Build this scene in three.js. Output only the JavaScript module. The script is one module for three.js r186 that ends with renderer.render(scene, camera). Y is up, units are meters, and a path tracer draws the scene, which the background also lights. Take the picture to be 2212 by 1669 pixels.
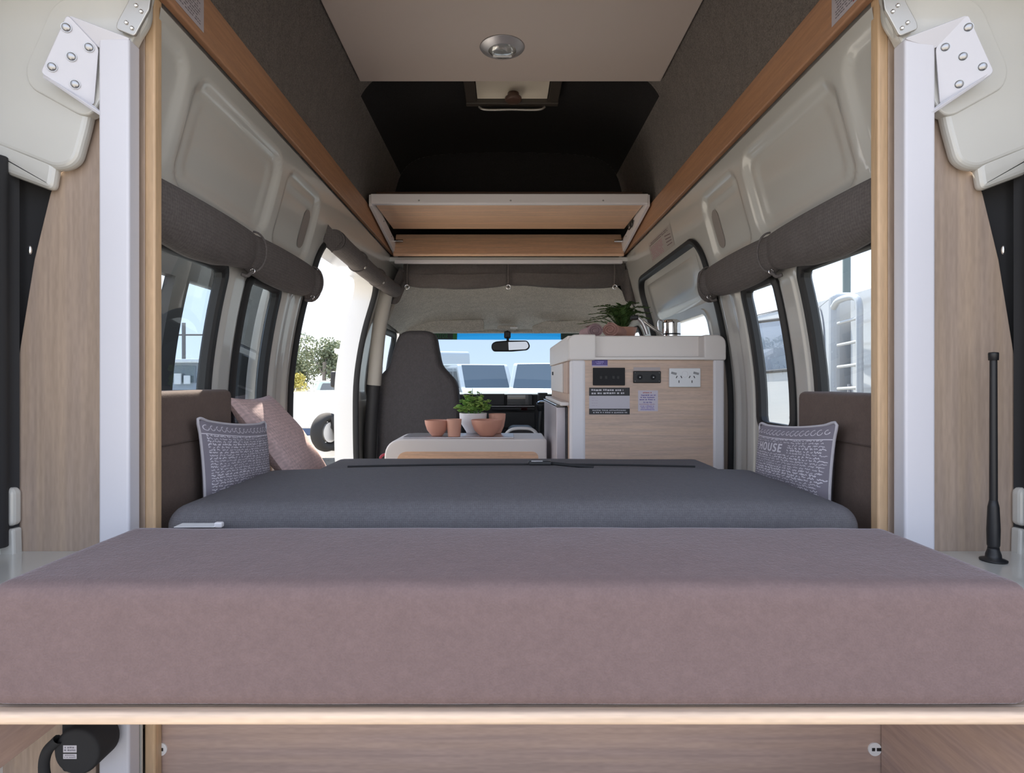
import * as THREE from 'three';
import { RoundedBoxGeometry } from 'three/addons/geometries/RoundedBoxGeometry.js';
import { mergeGeometries, mergeVertices, toCreasedNormals } from 'three/addons/utils/BufferGeometryUtils.js';

// ------------------------------------------------------------ camera, sky, sun, exposure
const F = 1300, CX = 1090, CY = 820;          // focal length and vanishing point, in pixels of the 2212 x 1669 frame
const EY = 1.40, XC = 0.022;                  // eye height above the ground; centre line of the van
const scene = new THREE.Scene();
const camera = new THREE.PerspectiveCamera(2 * Math.atan(834.5 / F) * 180 / Math.PI, 2212 / 1669, 0.05, 400);
camera.position.set(0, EY, 0);
camera.lookAt(0, EY, -1);
camera.setViewOffset(2212, 1669, 1106 - CX, 834.5 - CY, 2212, 1669);

const renderer = new THREE.WebGLRenderer({ antialias: true });
renderer.toneMapping = THREE.LinearToneMapping;
renderer.toneMappingExposure = 1.6;
renderer.shadowMap.enabled = true;

{ // clear bright sky, the same all the way round: pale at the horizon, blue overhead
  const w = 64, h = 64, d = new Float32Array(w * h * 4);
  for (let j = 0; j < h; j++) for (let i = 0; i < w; i++) {
    const e = Math.max(0, ((j + 0.5) / h - 0.5) * 2), t = Math.pow(e, 0.45), o = (j * w + i) * 4;
    d[o] = 1.32 * (1 - t) + 0.62 * t; d[o + 1] = 1.36 * (1 - t) + 0.80 * t; d[o + 2] = 1.40 * (1 - t) + 1.18 * t; d[o + 3] = 1;
  }
  const t = new THREE.DataTexture(d, w, h, THREE.RGBAFormat, THREE.FloatType);
  t.mapping = THREE.EquirectangularReflectionMapping; t.magFilter = THREE.LinearFilter; t.needsUpdate = true;
  scene.background = t; scene.environment = t;
}
const sun = new THREE.DirectionalLight(0xfff2df, 11);
sun.position.set(-5.0, 26, -17.0); sun.target.position.set(0, 1, -2);
sun.castShadow = true; sun.shadow.mapSize.set(2048, 2048); sun.shadow.radius = 1;
Object.assign(sun.shadow.camera, { left: -14, right: 14, top: 14, bottom: -14, near: 1, far: 60 });
scene.add(sun, sun.target);

// ------------------------------------------------------------ helpers
const V = (x, y, z) => new THREE.Vector3(x, y, z);
const W = (x, h, Z) => V(x, EY + h, -Z);                                   // metres right of, above and ahead of the lens
const at = (px, py, Z) => V((px - CX) / F * Z, EY - (py - CY) / F * Z, -Z);
const xAt = (px, Z) => (px - CX) / F * Z, hAt = (py, Z) => (CY - py) / F * Z;
const clamp = (v, a, b) => Math.min(b, Math.max(a, v)), mixf = (a, b, t) => a + (b - a) * t;
const smooth = (a, b, v) => { const t = clamp((v - a) / (b - a), 0, 1); return t * t * (3 - 2 * t); };
function rng(seed) { let s = seed >>> 0; return () => { s = (s + 0x6D2B79F5) | 0; let t = Math.imul(s ^ (s >>> 15), 1 | s); t = (t + Math.imul(t ^ (t >>> 7), 61 | t)) ^ t; return ((t ^ (t >>> 14)) >>> 0) / 4294967296; }; }
const taken = new Map();
function numbered(name) { const n = taken.get(name) ?? 0; taken.set(name, n + 1); return n ? name + '_' + String(n).padStart(3, '0') : name; }

function flat(g) { return g.index ? g.toNonIndexed() : g; }
// texture coordinates in metres / tile, by the way each face points; the grain axis runs along v
function uvBox(g, tile = 0.5, grain = 'y') {
  g = flat(g);
  const p = g.attributes.position, uv = new Float32Array(p.count * 2), a = V(), b = V(), c = V(), n = V();
  const ax = { x: 0, y: 1, z: 2 }[grain];
  for (let i = 0; i < p.count; i += 3) {
    a.fromBufferAttribute(p, i); b.fromBufferAttribute(p, i + 1); c.fromBufferAttribute(p, i + 2);
    n.copy(b).sub(a).cross(c.clone().sub(a));
    const m = [Math.abs(n.x), Math.abs(n.y), Math.abs(n.z)], k = m[0] >= m[1] && m[0] >= m[2] ? 0 : m[1] >= m[2] ? 1 : 2;
    let [u, v] = [0, 1, 2].filter((q) => q !== k);
    if (u === ax) [u, v] = [v, u];
    [a, b, c].forEach((q, j) => { uv[(i + j) * 2] = q.getComponent(u) / tile; uv[(i + j) * 2 + 1] = q.getComponent(v) / tile; });
  }
  g.setAttribute('uv', new THREE.BufferAttribute(uv, 2));
  return g;
}
function strip(g) { g = flat(g); for (const k of Object.keys(g.attributes)) if (!['position', 'normal', 'uv'].includes(k)) g.deleteAttribute(k); if (!g.attributes.normal) g.computeVertexNormals(); if (!g.attributes.uv) uvBox(g); g.morphAttributes = {}; return g; }
function merge(list) { return list.length === 1 ? strip(list[0]) : mergeGeometries(list.map(strip), false); }
function mesh(name, geo, mat, parent, label) {
  const g = Array.isArray(geo) ? merge(geo) : geo;
  const m = new THREE.Mesh(g, mat); m.castShadow = m.receiveShadow = true;
  m.name = parent ? name : numbered(name);
  (parent ?? scene).add(m);
  if (label) m.userData.label = label;
  return m;
}
function tag(o, label, category, group) { o.userData.label = label; o.userData.category = category; if (group) o.userData.group = group; return o; }
function struct(o, label) { o.userData.kind = 'structure'; if (label) o.userData.label = label; return o; }
function thing(name, label, category, group) { const g = new THREE.Group(); g.name = numbered(name); scene.add(g); return tag(g, label, category, group); }
function sgroup(name, label) { const g = new THREE.Group(); g.name = numbered(name); scene.add(g); return struct(g, label); }
function settle(g) { // move the group's origin to the base of what was built into it
  g.updateMatrixWorld(true);
  const b = new THREE.Box3().setFromObject(g), c = b.getCenter(V()); c.y = b.min.y;
  for (const k of g.children) k.position.sub(c);
  g.position.copy(c); return g;
}
// a rounded block between x, height and depth limits, measured from the lens
function block(x0, x1, h0, h1, Z0, Z1, r = 0.003, seg = 2) {
  const w = Math.abs(x1 - x0), h = Math.abs(h1 - h0), d = Math.abs(Z1 - Z0);
  const g = new RoundedBoxGeometry(w, h, d, seg, Math.min(r, w / 2.01, h / 2.01, d / 2.01));
  g.translate((x0 + x1) / 2, EY + (h0 + h1) / 2, -(Z0 + Z1) / 2); return g;
}
function boxAt(w, h, d, p, r = 0.003, seg = 2) { const g = new RoundedBoxGeometry(w, h, d, seg, Math.min(r, w / 2.01, h / 2.01, d / 2.01)); g.translate(p.x, p.y, p.z); return g; }
function shapeOf(pts, r = 0) { // closed outline, corners rounded by r
  const s = new THREE.Shape(), n = pts.length;
  if (!r) { pts.forEach(([x, y], i) => i ? s.lineTo(x, y) : s.moveTo(x, y)); s.closePath(); return s; }
  for (let i = 0; i < n; i++) {
    const p = new THREE.Vector2(...pts[i]), a = new THREE.Vector2(...pts[(i + n - 1) % n]).sub(p), b = new THREE.Vector2(...pts[(i + 1) % n]).sub(p);
    const rr = Math.min(pts[i][2] ?? r, a.length() / 2.05, b.length() / 2.05);
    const q0 = p.clone().add(a.setLength(rr)), q1 = p.clone().add(b.setLength(rr));
    i ? s.lineTo(q0.x, q0.y) : s.moveTo(q0.x, q0.y);
    s.quadraticCurveTo(p.x, p.y, q1.x, q1.y);
  }
  s.closePath(); return s;
}
// outline in (x, h) at depth, extruded from Z0 (near) to Z1 (far)
function slab(pts, Z0, Z1, { r = 0, bevel = 0.002, holes = [], seg = 2 } = {}) {
  if (r) r = Math.max(r, bevel * 1.5);
  const up = (l) => l.map((p) => [p[0], EY + p[1], p[2]]);
  const s = shapeOf(up(pts), r);
  for (const h of holes) s.holes.push(shapeOf(up(h.pts), h.r ?? 0));
  const g = new THREE.ExtrudeGeometry(s, { depth: Math.max(1e-4, Z1 - Z0 - 2 * bevel), bevelEnabled: bevel > 0, bevelSize: bevel, bevelThickness: bevel, bevelOffset: -bevel, bevelSegments: seg, curveSegments: 8 });
  g.translate(0, 0, -Z1 + bevel); return g;
}
const pxs = (l, Z) => l.map(([x, y, r]) => [xAt(x, Z), hAt(y, Z), r]);
const flip = (l) => l.map(([x, y, r]) => [2 * XC - x, y, r]).reverse();
// outline in (depth Z, h), extruded across x from x0 to x1
function sideSlab(pts, x0, x1, { r = 0, bevel = 0.002, holes = [], seg = 2 } = {}) {
  if (r) r = Math.max(r, bevel * 1.5);
  const up = (l) => l.map((p) => [p[0], EY + p[1], p[2]]);
  const s = shapeOf(up(pts), r);
  for (const h of holes) s.holes.push(shapeOf(up(h.pts), h.r ?? 0));
  const a = Math.min(x0, x1), b = Math.max(x0, x1);
  const g = new THREE.ExtrudeGeometry(s, { depth: Math.max(1e-4, b - a - 2 * bevel), bevelEnabled: bevel > 0, bevelSize: bevel, bevelThickness: bevel, bevelOffset: -bevel, bevelSegments: seg, curveSegments: 8 });
  g.rotateY(Math.PI / 2); g.translate(a + bevel, 0, 0); return g;      // shape x (depth) becomes -z
}
function rect(x0, x1, y0, y1) { return [[x0, y0], [x1, y0], [x1, y1], [x0, y1]]; }
function tube(pts, r, n = 24, k = 8, closed = false) { return new THREE.TubeGeometry(new THREE.CatmullRomCurve3(pts, closed, 'centripetal'), n, r, k, closed); }
function rod(a, b, r, k = 10) { const d = b.clone().sub(a), g = new THREE.CylinderGeometry(r, r, d.length(), k); g.translate(0, d.length() / 2, 0); g.applyQuaternion(new THREE.Quaternion().setFromUnitVectors(V(0, 1, 0), d.normalize())); g.translate(a.x, a.y, a.z); return g; }
function lathe(pts, p, n = 40) { const g = new THREE.LatheGeometry(pts.map(([r, y]) => new THREE.Vector2(Math.max(r, 1e-5), y)), n); g.translate(p.x, p.y, p.z); return g; }
const nz = (() => { const r = rng(77), P = new Uint8Array(512), base = [...Array(256).keys()]; for (let i = 255; i > 0; i--) { const j = Math.floor(r() * (i + 1)); [base[i], base[j]] = [base[j], base[i]]; } for (let i = 0; i < 512; i++) P[i] = base[i & 255];
  const val = (x, y, z) => P[P[P[x & 255] + (y & 255)] + (z & 255)] / 255;
  return (x, y, z = 0) => { const xi = Math.floor(x), yi = Math.floor(y), zi = Math.floor(z), f = (t) => t * t * (3 - 2 * t), u = f(x - xi), v = f(y - yi), w = f(z - zi);
    const L = (k) => mixf(mixf(val(xi, yi, k), val(xi + 1, yi, k), u), mixf(val(xi, yi + 1, k), val(xi + 1, yi + 1, k), u), v); return mixf(L(zi), L(zi + 1), w) * 2 - 1; }; })();
// an upholstered block: rounded edges, crowned top, slight waviness
function soft(w, h, d, r, { nx = 48, ny = 10, nz: nd = 32, crown = 0, puff = 0, flatTop = 2, wave = 0, freq = 4, seed = 0 } = {}) {
  let g = new THREE.BoxGeometry(w, h, d, nx, ny, nd);
  const p = g.attributes.position, hw = w / 2, hh = h / 2, hd = d / 2, q = V(), c = V();
  const bunch = (t) => Math.sign(t) * (1 - Math.pow(1 - Math.min(1, Math.abs(t)), 1.7));
  for (let i = 0; i < p.count; i++) {
    q.set(bunch(p.getX(i) / hw) * hw, bunch(p.getY(i) / hh) * hh, bunch(p.getZ(i) / hd) * hd);
    c.set(clamp(q.x, -hw + r, hw - r), clamp(q.y, -hh + r, hh - r), clamp(q.z, -hd + r, hd - r));
    q.sub(c); if (q.lengthSq() > 1e-12) q.setLength(r); q.add(c);
    const u = q.x / hw, v = q.y / hh, t = q.z / hd;
    q.y += crown * (1 - Math.pow(Math.abs(u), flatTop)) * (1 - Math.pow(Math.abs(t), flatTop)) * Math.max(0, v);
    q.z += puff * (1 - u * u) * (1 - v * v) * t; q.x += puff * (1 - t * t) * (1 - v * v) * u;
    if (wave) { const n = nz(q.x * freq + seed, q.y * freq, q.z * freq) * 0.6 + nz(q.x * freq * 2.7 + seed, q.y * freq * 2.7 + 9, q.z * freq * 2.7) * 0.4; q.y += wave * n * Math.max(0, v); q.z += wave * 0.7 * n * t; }
    p.setXYZ(i, q.x, q.y, q.z);
  }
  g.deleteAttribute('uv'); g.deleteAttribute('normal'); g = mergeVertices(g, 1e-5); g.computeVertexNormals();
  return g;
}
function softAt(w, h, d, r, p, o, tile = 0.5, grain = 'y') { const g = soft(w, h, d, r, o); g.translate(p.x, p.y, p.z); return uvBox(g, tile, grain); }
// a surface from a grid of points, f(u, v) with u, v in 0..1
function sheet(nu, nv, f, closedU = false) {
  const pos = [], uv = [], idx = [];
  for (let j = 0; j <= nv; j++) for (let i = 0; i <= nu; i++) { const p = f(i / nu, j / nv); pos.push(p.x, p.y, p.z); uv.push(i / nu, j / nv); }
  for (let j = 0; j < nv; j++) for (let i = 0; i < nu; i++) { const a = j * (nu + 1) + i, b = a + 1, c = a + nu + 1, d = c + 1; idx.push(a, b, d, a, d, c); }
  let g = new THREE.BufferGeometry(); g.setAttribute('position', new THREE.Float32BufferAttribute(pos, 3)); g.setAttribute('uv', new THREE.Float32BufferAttribute(uv, 2)); g.setIndex(idx); g.computeVertexNormals();
  return g;
}

// ------------------------------------------------------------ computed textures: grain, weave and print only
function pix(w, h, f, srgb = true) {
  const d = new Uint8Array(w * h * 4);
  for (let j = 0; j < h; j++) for (let i = 0; i < w; i++) { const c = f(i, j), o = (j * w + i) * 4; const [r, g, b] = Array.isArray(c) ? c : [c, c, c]; d[o] = clamp(r, 0, 1) * 255; d[o + 1] = clamp(g, 0, 1) * 255; d[o + 2] = clamp(b, 0, 1) * 255; d[o + 3] = 255; }
  const t = new THREE.DataTexture(d, w, h, THREE.RGBAFormat); t.wrapS = t.wrapT = THREE.RepeatWrapping; t.magFilter = t.minFilter = THREE.LinearFilter; if (srgb) t.colorSpace = THREE.SRGBColorSpace; t.needsUpdate = true; return t;
}
function tnoise(w, h, fx, fy, seed) { // tiling value noise
  const r = rng(seed), a = Float32Array.from({ length: fx * fy }, () => r()), f = (t) => t * t * (3 - 2 * t);
  return (i, j) => { const x = i / w * fx, y = j / h * fy, xi = Math.floor(x), yi = Math.floor(y), u = f(x - xi), v = f(y - yi), A = (p, q) => a[((q % fy + fy) % fy) * fx + ((p % fx + fx) % fx)]; return mixf(mixf(A(xi, yi), A(xi + 1, yi), u), mixf(A(xi, yi + 1), A(xi + 1, yi + 1), u), v); };
}
const T = {};
{ const n1 = tnoise(512, 512, 128, 5, 1), n2 = tnoise(512, 512, 44, 3, 2), n3 = tnoise(512, 512, 12, 2, 3), n4 = tnoise(512, 512, 256, 40, 4);
  T.wood = pix(512, 512, (i, j) => { const v = 0.84 + 0.08 * n1(i, j) + 0.045 * n2(i, j) + 0.025 * n3(i, j) + 0.05 * n4(i, j); const k = 0.03 * (n2(i, j) - 0.5); return [v + k * 0.3, v, v - k]; }); }
{ const a = tnoise(512, 512, 22, 22, 5), b = tnoise(512, 512, 60, 60, 6), c = tnoise(512, 512, 220, 220, 7);
  T.suede = pix(512, 512, (i, j) => { const v = 0.86 + 0.03 * a(i, j) + 0.035 * b(i, j) + 0.05 * c(i, j); return [v, v, v]; });
  T.suedeBump = pix(512, 512, (i, j) => 0.4 + 0.3 * c(i, j) + 0.2 * b(i, j), false); }
{ const c = tnoise(256, 256, 90, 90, 8), d = tnoise(256, 256, 20, 20, 9);
  T.weave = pix(256, 256, (i, j) => { const w = 0.5 + 0.25 * Math.sin(i / 256 * Math.PI * 2 * 32) + 0.25 * Math.sin(j / 256 * Math.PI * 2 * 32), v = 0.74 + 0.09 * w + 0.11 * c(i, j) + 0.05 * d(i, j); return [v, v, v]; });
  T.weaveBump = pix(256, 256, (i, j) => 0.3 + 0.35 * (0.5 + 0.25 * Math.sin(i / 256 * Math.PI * 2 * 32) + 0.25 * Math.sin(j / 256 * Math.PI * 2 * 32)) + 0.3 * c(i, j), false); }
{ const a = tnoise(512, 512, 230, 230, 11), b = tnoise(512, 512, 90, 90, 12), c = tnoise(512, 512, 16, 16, 13);
  T.carpet = pix(512, 512, (i, j) => { const v = 0.62 + 0.26 * a(i, j) + 0.12 * b(i, j) + 0.05 * c(i, j); return [v, v * 0.99, v * 0.98]; });
  T.carpetBump = pix(512, 512, (i, j) => 0.6 * a(i, j) + 0.4 * b(i, j), false); }
{ const a = tnoise(256, 256, 120, 120, 21), b = tnoise(256, 256, 18, 18, 22);
  T.gravel = pix(256, 256, (i, j) => { const v = 0.66 + 0.22 * a(i, j) + 0.14 * b(i, j); return [v, v * 0.985, v * 0.95]; }); }
function canvasTex(w, h, draw) { const c = document.createElement('canvas'); c.width = w; c.height = h; draw(c.getContext('2d'), w, h); const t = new THREE.CanvasTexture(c); t.colorSpace = THREE.SRGBColorSpace; return t; }
const print = { // marks on stickers too small to read: rows of strokes, no words
  rows(x, r, px, py, w, h, n, ink, weight = 0.5) { const lh = h / n; x.fillStyle = ink; for (let k = 0; k < n; k++) { let u = px + r() * w * 0.1; const end = px + w * (0.86 + r() * 0.14); while (u < end) { const l = Math.min(end - u, lh * (0.35 + r() * 0.5)); x.fillRect(u, py + k * lh + lh * (0.15 + r() * 0.12), l, lh * weight); u += l + lh * (r() < 0.2 ? 0.5 : 0.16); } } },
};

// ------------------------------------------------------------ materials
const rgb = (r, g, b) => new THREE.Color().setRGB(r, g, b);
const std = (r, g, b, rough = 0.6, o = {}) => new THREE.MeshStandardMaterial({ color: rgb(r, g, b), roughness: rough, ...o });
const phy = (r, g, b, rough = 0.6, o = {}) => new THREE.MeshPhysicalMaterial({ color: rgb(r, g, b), roughness: rough, ...o });
const M = {
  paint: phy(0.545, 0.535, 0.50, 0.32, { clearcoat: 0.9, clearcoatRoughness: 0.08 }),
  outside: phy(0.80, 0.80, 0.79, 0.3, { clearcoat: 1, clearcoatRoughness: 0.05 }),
  steelWhite: phy(0.60, 0.595, 0.645, 0.38, { clearcoat: 0.4, clearcoatRoughness: 0.3 }),
  rubber: std(0.012, 0.012, 0.013, 0.5),
  black: std(0.014, 0.014, 0.016, 0.45),
  blackMatte: std(0.02, 0.02, 0.022, 0.85),
  blackGloss: phy(0.012, 0.012, 0.014, 0.2, { clearcoat: 1 }),
  oak: std(0.46, 0.35, 0.275, 0.5, { map: T.wood }),
  oakEdge: std(0.66, 0.45, 0.27, 0.42, { map: T.wood }),
  oakPale: std(0.84, 0.62, 0.45, 0.4, { map: T.wood }),
  panelOak: std(0.52, 0.375, 0.32, 0.5, { map: T.wood }),
  beech: std(0.92, 0.60, 0.40, 0.36, { map: T.wood }),
  railWood: std(0.50, 0.265, 0.15, 0.45, { map: T.wood }),
  kitchenOak: std(0.72, 0.53, 0.42, 0.5, { map: T.wood }),
  suede: phy(0.215, 0.147, 0.143, 0.92, { sheen: 1.0, sheenRoughness: 0.5, sheenColor: rgb(0.72, 0.73, 0.82), map: T.suede, bumpMap: T.suedeBump, bumpScale: 0.0012 }),
  suedeBrown: std(0.175, 0.125, 0.105, 0.95, { map: T.suede, bumpMap: T.suedeBump, bumpScale: 0.001 }),
  mattress: std(0.158, 0.150, 0.164, 0.8, { map: T.weave, bumpMap: T.weaveBump, bumpScale: 0.0006 }),
  blind: std(0.165, 0.145, 0.14, 0.9, { map: T.weave, bumpMap: T.weaveBump, bumpScale: 0.0006 }),
  seat: std(0.095, 0.088, 0.094, 0.85, { map: T.weave, bumpMap: T.weaveBump, bumpScale: 0.0005 }),
  carpet: std(0.255, 0.23, 0.215, 0.98, { map: T.carpet, bumpMap: T.carpetBump, bumpScale: 0.0015 }),
  shadedLining: std(0.022, 0.020, 0.021, 0.98, { map: T.carpet }),  // roof lining towards the nose, darkness of the unlit end painted into the colour
  trimPlastic: std(0.50, 0.475, 0.43, 0.65),
  liner: std(0.74, 0.70, 0.635, 0.95, { map: T.carpet, bumpMap: T.carpetBump, bumpScale: 0.0005 }),
  ceilPanel: std(0.64, 0.55, 0.50, 0.42),
  alu: std(0.66, 0.65, 0.68, 0.38, { metalness: 0.85 }),
  aluWhite: std(0.82, 0.79, 0.81, 0.4),
  chrome: std(0.85, 0.85, 0.86, 0.08, { metalness: 1 }),
  screw: std(0.42, 0.42, 0.43, 0.28, { metalness: 1 }),
  zinc: std(0.52, 0.50, 0.47, 0.42, { metalness: 0.9 }),
  tub: std(0.80, 0.75, 0.72, 0.4),
  whitePlastic: std(0.80, 0.80, 0.81, 0.4),
  greyPlastic: std(0.30, 0.30, 0.31, 0.5),
  pink: std(0.88, 0.64, 0.62, 0.9, { map: T.weave }),
  terracotta: std(0.60, 0.30, 0.22, 0.55),
  terracottaLight: std(0.66, 0.36, 0.27, 0.55),
  potWhite: std(0.80, 0.78, 0.79, 0.5),
  glass: new THREE.MeshPhysicalMaterial({ color: rgb(0.66, 0.73, 0.79), transmission: 1, thickness: 0, roughness: 0.0, ior: 1.45 }),
  glassTint: new THREE.MeshPhysicalMaterial({ color: rgb(0.33, 0.41, 0.49), transmission: 1, thickness: 0, roughness: 0.0, ior: 1.45 }),
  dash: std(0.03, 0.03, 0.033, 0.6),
  dashTopSunlit: std(0.45, 0.45, 0.46, 0.75),  // top of the black dashboard, sunlight put into the pale colour
  linen: std(0.42, 0.39, 0.46, 0.95, { map: T.weave }),
};
// ------------------------------------------------------------ the van: side walls with pressed panels and openings
const HALF = [[-0.80, 0.795], [-0.45, 0.82], [-0.15, 0.825], [0, 0.82], [0.15, 0.80], [0.283, 0.772], [0.40, 0.738], [0.545, 0.697], [0.64, 0.674], [0.72, 0.662], [0.82, 0.655]];
function wallHalf(h) { // half the inner width of the van at height h above the lens
  const n = HALF.length; if (h <= HALF[0][0]) return HALF[0][1]; if (h >= HALF[n - 1][0]) return HALF[n - 1][1];
  let i = 0; while (HALF[i + 1][0] < h) i++;
  const p = (k) => HALF[clamp(k, 0, n - 1)], t = (h - p(i)[0]) / (p(i + 1)[0] - p(i)[0]), d = p(i + 1)[0] - p(i)[0];
  const m0 = (p(i + 1)[1] - p(i - 1)[1]) / (p(i + 1)[0] - p(i - 1)[0]) * d, m1 = (p(i + 2)[1] - p(i)[1]) / (p(i + 2)[0] - p(i)[0]) * d, t2 = t * t, t3 = t2 * t;
  return (2 * t3 - 3 * t2 + 1) * p(i)[1] + (t3 - 2 * t2 + t) * m0 + (3 * t2 - 2 * t3) * p(i + 1)[1] + (t3 - t2) * m1;
}
const onWall = (side, Z, h, off = 0) => W(XC + side * (wallHalf(h) + off), h, Z);
function sdRect(z, h, q) { const r = q.r, x = Math.abs(z - (q.z0 + q.z1) / 2) - (q.z1 - q.z0) / 2 + r, y = Math.abs(h - (q.h0 + q.h1) / 2) - (q.h1 - q.h0) / 2 + r; return Math.hypot(Math.max(x, 0), Math.max(y, 0)) + Math.min(Math.max(x, y), 0) - r; }
const rr = (z0, z1, h0, h1, r) => ({ z0, z1, h0, h1, r });
const bigWin = rr(1.145, 1.605, -0.15, 0.30, 0.035), smallWin = rr(1.755, 1.985, -0.15, 0.30, 0.035), slider = rr(2.235, 3.24, -0.72, 0.53, 0.10), cabWin = rr(3.50, 4.12, -0.10, 0.30, 0.06);
const doorGlass = rr(2.40, 3.08, -0.16, 0.275, 0.05);
const presses = [ // pressed recesses in the upper panels: outline and depth
  [rr(1.00, 1.235, 0.43, 0.66, 0.04), 0.010], [rr(1.285, 1.765, 0.425, 0.645, 0.045), 0.014], [rr(1.33, 1.72, 0.455, 0.615, 0.03), 0.004], [rr(1.835, 2.135, 0.42, 0.635, 0.04), 0.012], [rr(1.86, 2.10, 0.60, 0.622, 0.008), -0.006],
  [rr(1.64, 1.73, -0.5, 0.30, 0.03), -0.010], [rr(2.03, 2.19, -0.6, 0.33, 0.04), -0.012], [rr(2.08, 2.15, -0.6, 0.30, 0.03), 0.006],
];
function wallOff(z, h) { let o = 0; for (const [q, d] of presses) o += d * smooth(0.011, -0.011, sdRect(z, h, q)); return o; }
function wallSkin(side, holes, off, z0, z1, h0, h1, step, pressed) {
  const nzc = Math.round((z1 - z0) / step), nh = Math.round((h1 - h0) / step), pos = [], gone = [], idx = [];
  const sd = (z, h) => { let m = 9; for (const q of holes) m = Math.min(m, sdRect(z, h, q)); return m; };
  for (let j = 0; j <= nh; j++) for (let i = 0; i <= nzc; i++) {
    let z = z0 + (z1 - z0) * i / nzc, h = h0 + (h1 - h0) * j / nh, d = sd(z, h);
    if (Math.abs(d) < step * 0.55) { const e = 1e-3, gz = (sd(z + e, h) - sd(z - e, h)) / (2 * e), gh = (sd(z, h + e) - sd(z, h - e)) / (2 * e); z -= gz * d; h -= gh * d; d = 0; }
    const p = onWall(side, z, h, off + (pressed ? wallOff(z, h) : 0)); pos.push(p.x, p.y, p.z); gone.push(d < -1e-6 ? 2 : d < 1e-6 ? 1 : 0);
  }
  for (let j = 0; j < nh; j++) for (let i = 0; i < nzc; i++) {
    const a = j * (nzc + 1) + i, b = a + 1, c = a + nzc + 1, d = c + 1;
    for (const t of (i + j) % 2 ? [[a, b, d], [a, d, c]] : [[a, b, c], [b, d, c]]) {
      if (t.some((k) => gone[k] === 2)) continue;
      if (t.every((k) => gone[k] === 1)) { const m = t.reduce((s, k) => s + pos[k * 3 + 2], 0) / -3, mh = t.reduce((s, k) => s + pos[k * 3 + 1], 0) / 3 - EY; if (sd(m, mh) < 0) continue; }
      idx.push(...(side < 0 ? t : [t[0], t[2], t[1]]));
    }
  }
  const g = new THREE.BufferGeometry(); g.setAttribute('position', new THREE.Float32BufferAttribute(pos, 3)); g.setIndex(idx); g.computeVertexNormals();
  return uvBox(g, 0.5);
}
function loop(q, n = 10) { // points round a rounded rectangle with their outward directions
  const out = [];
  for (const [cz, ch, a0] of [[q.z1 - q.r, q.h1 - q.r, 0], [q.z0 + q.r, q.h1 - q.r, 1], [q.z0 + q.r, q.h0 + q.r, 2], [q.z1 - q.r, q.h0 + q.r, 3]])
    for (let k = 0; k <= n; k++) { const a = (a0 + k / n) * Math.PI / 2; out.push([cz + q.r * Math.cos(a), ch + q.r * Math.sin(a), Math.cos(a), Math.sin(a)]); }
  const fine = [];                                        // split the long straights so that they follow the wall's curve
  for (let i = 0; i < out.length; i++) { const a = out[i], b = out[(i + 1) % out.length], m = Math.max(1, Math.ceil(Math.hypot(a[0] - b[0], a[1] - b[1]) / 0.04)); for (let k = 0; k < m; k++) fine.push(a.map((v, j) => mixf(v, b[j], k / m))); }
  return fine;
}
function sweep(side, q, section) { // section: [outward along the wall, outward through the wall], closed
  const L = loop(q), n = L.length, m = section.length, pos = [], idx = [];
  for (const [z, h, dz, dh] of L) for (const [o, t] of section) { const p = onWall(side, z + dz * o, h + dh * o, t); pos.push(p.x, p.y, p.z); }
  for (let i = 0; i < n; i++) for (let k = 0; k < m; k++) { const a = i * m + k, b = i * m + (k + 1) % m, c = ((i + 1) % n) * m + k, d = ((i + 1) % n) * m + (k + 1) % m; idx.push(a, b, d, a, d, c); }
  const g = new THREE.BufferGeometry(); g.setAttribute('position', new THREE.Float32BufferAttribute(pos, 3)); g.setIndex(idx); g.computeVertexNormals();
  return uvBox(toCreasedNormals(g, 0.7), 0.5);
}
const rubberSection = [[0.020, 0.002], [0.019, -0.008], [0.012, -0.012], [-0.008, -0.012], [-0.014, -0.006], [-0.014, 0.012], [-0.004, 0.020], [0.006, 0.020], [0.006, 0.002]];
const sealSection = [[0.012, 0.004], [0.014, -0.008], [0.006, -0.016], [-0.006, -0.016], [-0.012, -0.008], [-0.012, 0.012], [0, 0.014]];
function pane(side, q, off) { return sheet(6, 10, (u, v) => onWall(side, mixf(q.z0, q.z1, u), mixf(q.h0, q.h1, v), off)); }
let windowNo = 0;
function sideWindow(side, q, mat, label) {
  const g = sgroup('window_' + (++windowNo), label);
  mesh('rubber_seal', sweep(side, q, rubberSection), M.rubber, g);
  mesh('pane', pane(side, rr(q.z0 - 0.004, q.z1 + 0.004, q.h0 - 0.004, q.h1 + 0.004, 0), 0.008), mat, g);
  return settle(g);
}
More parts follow.
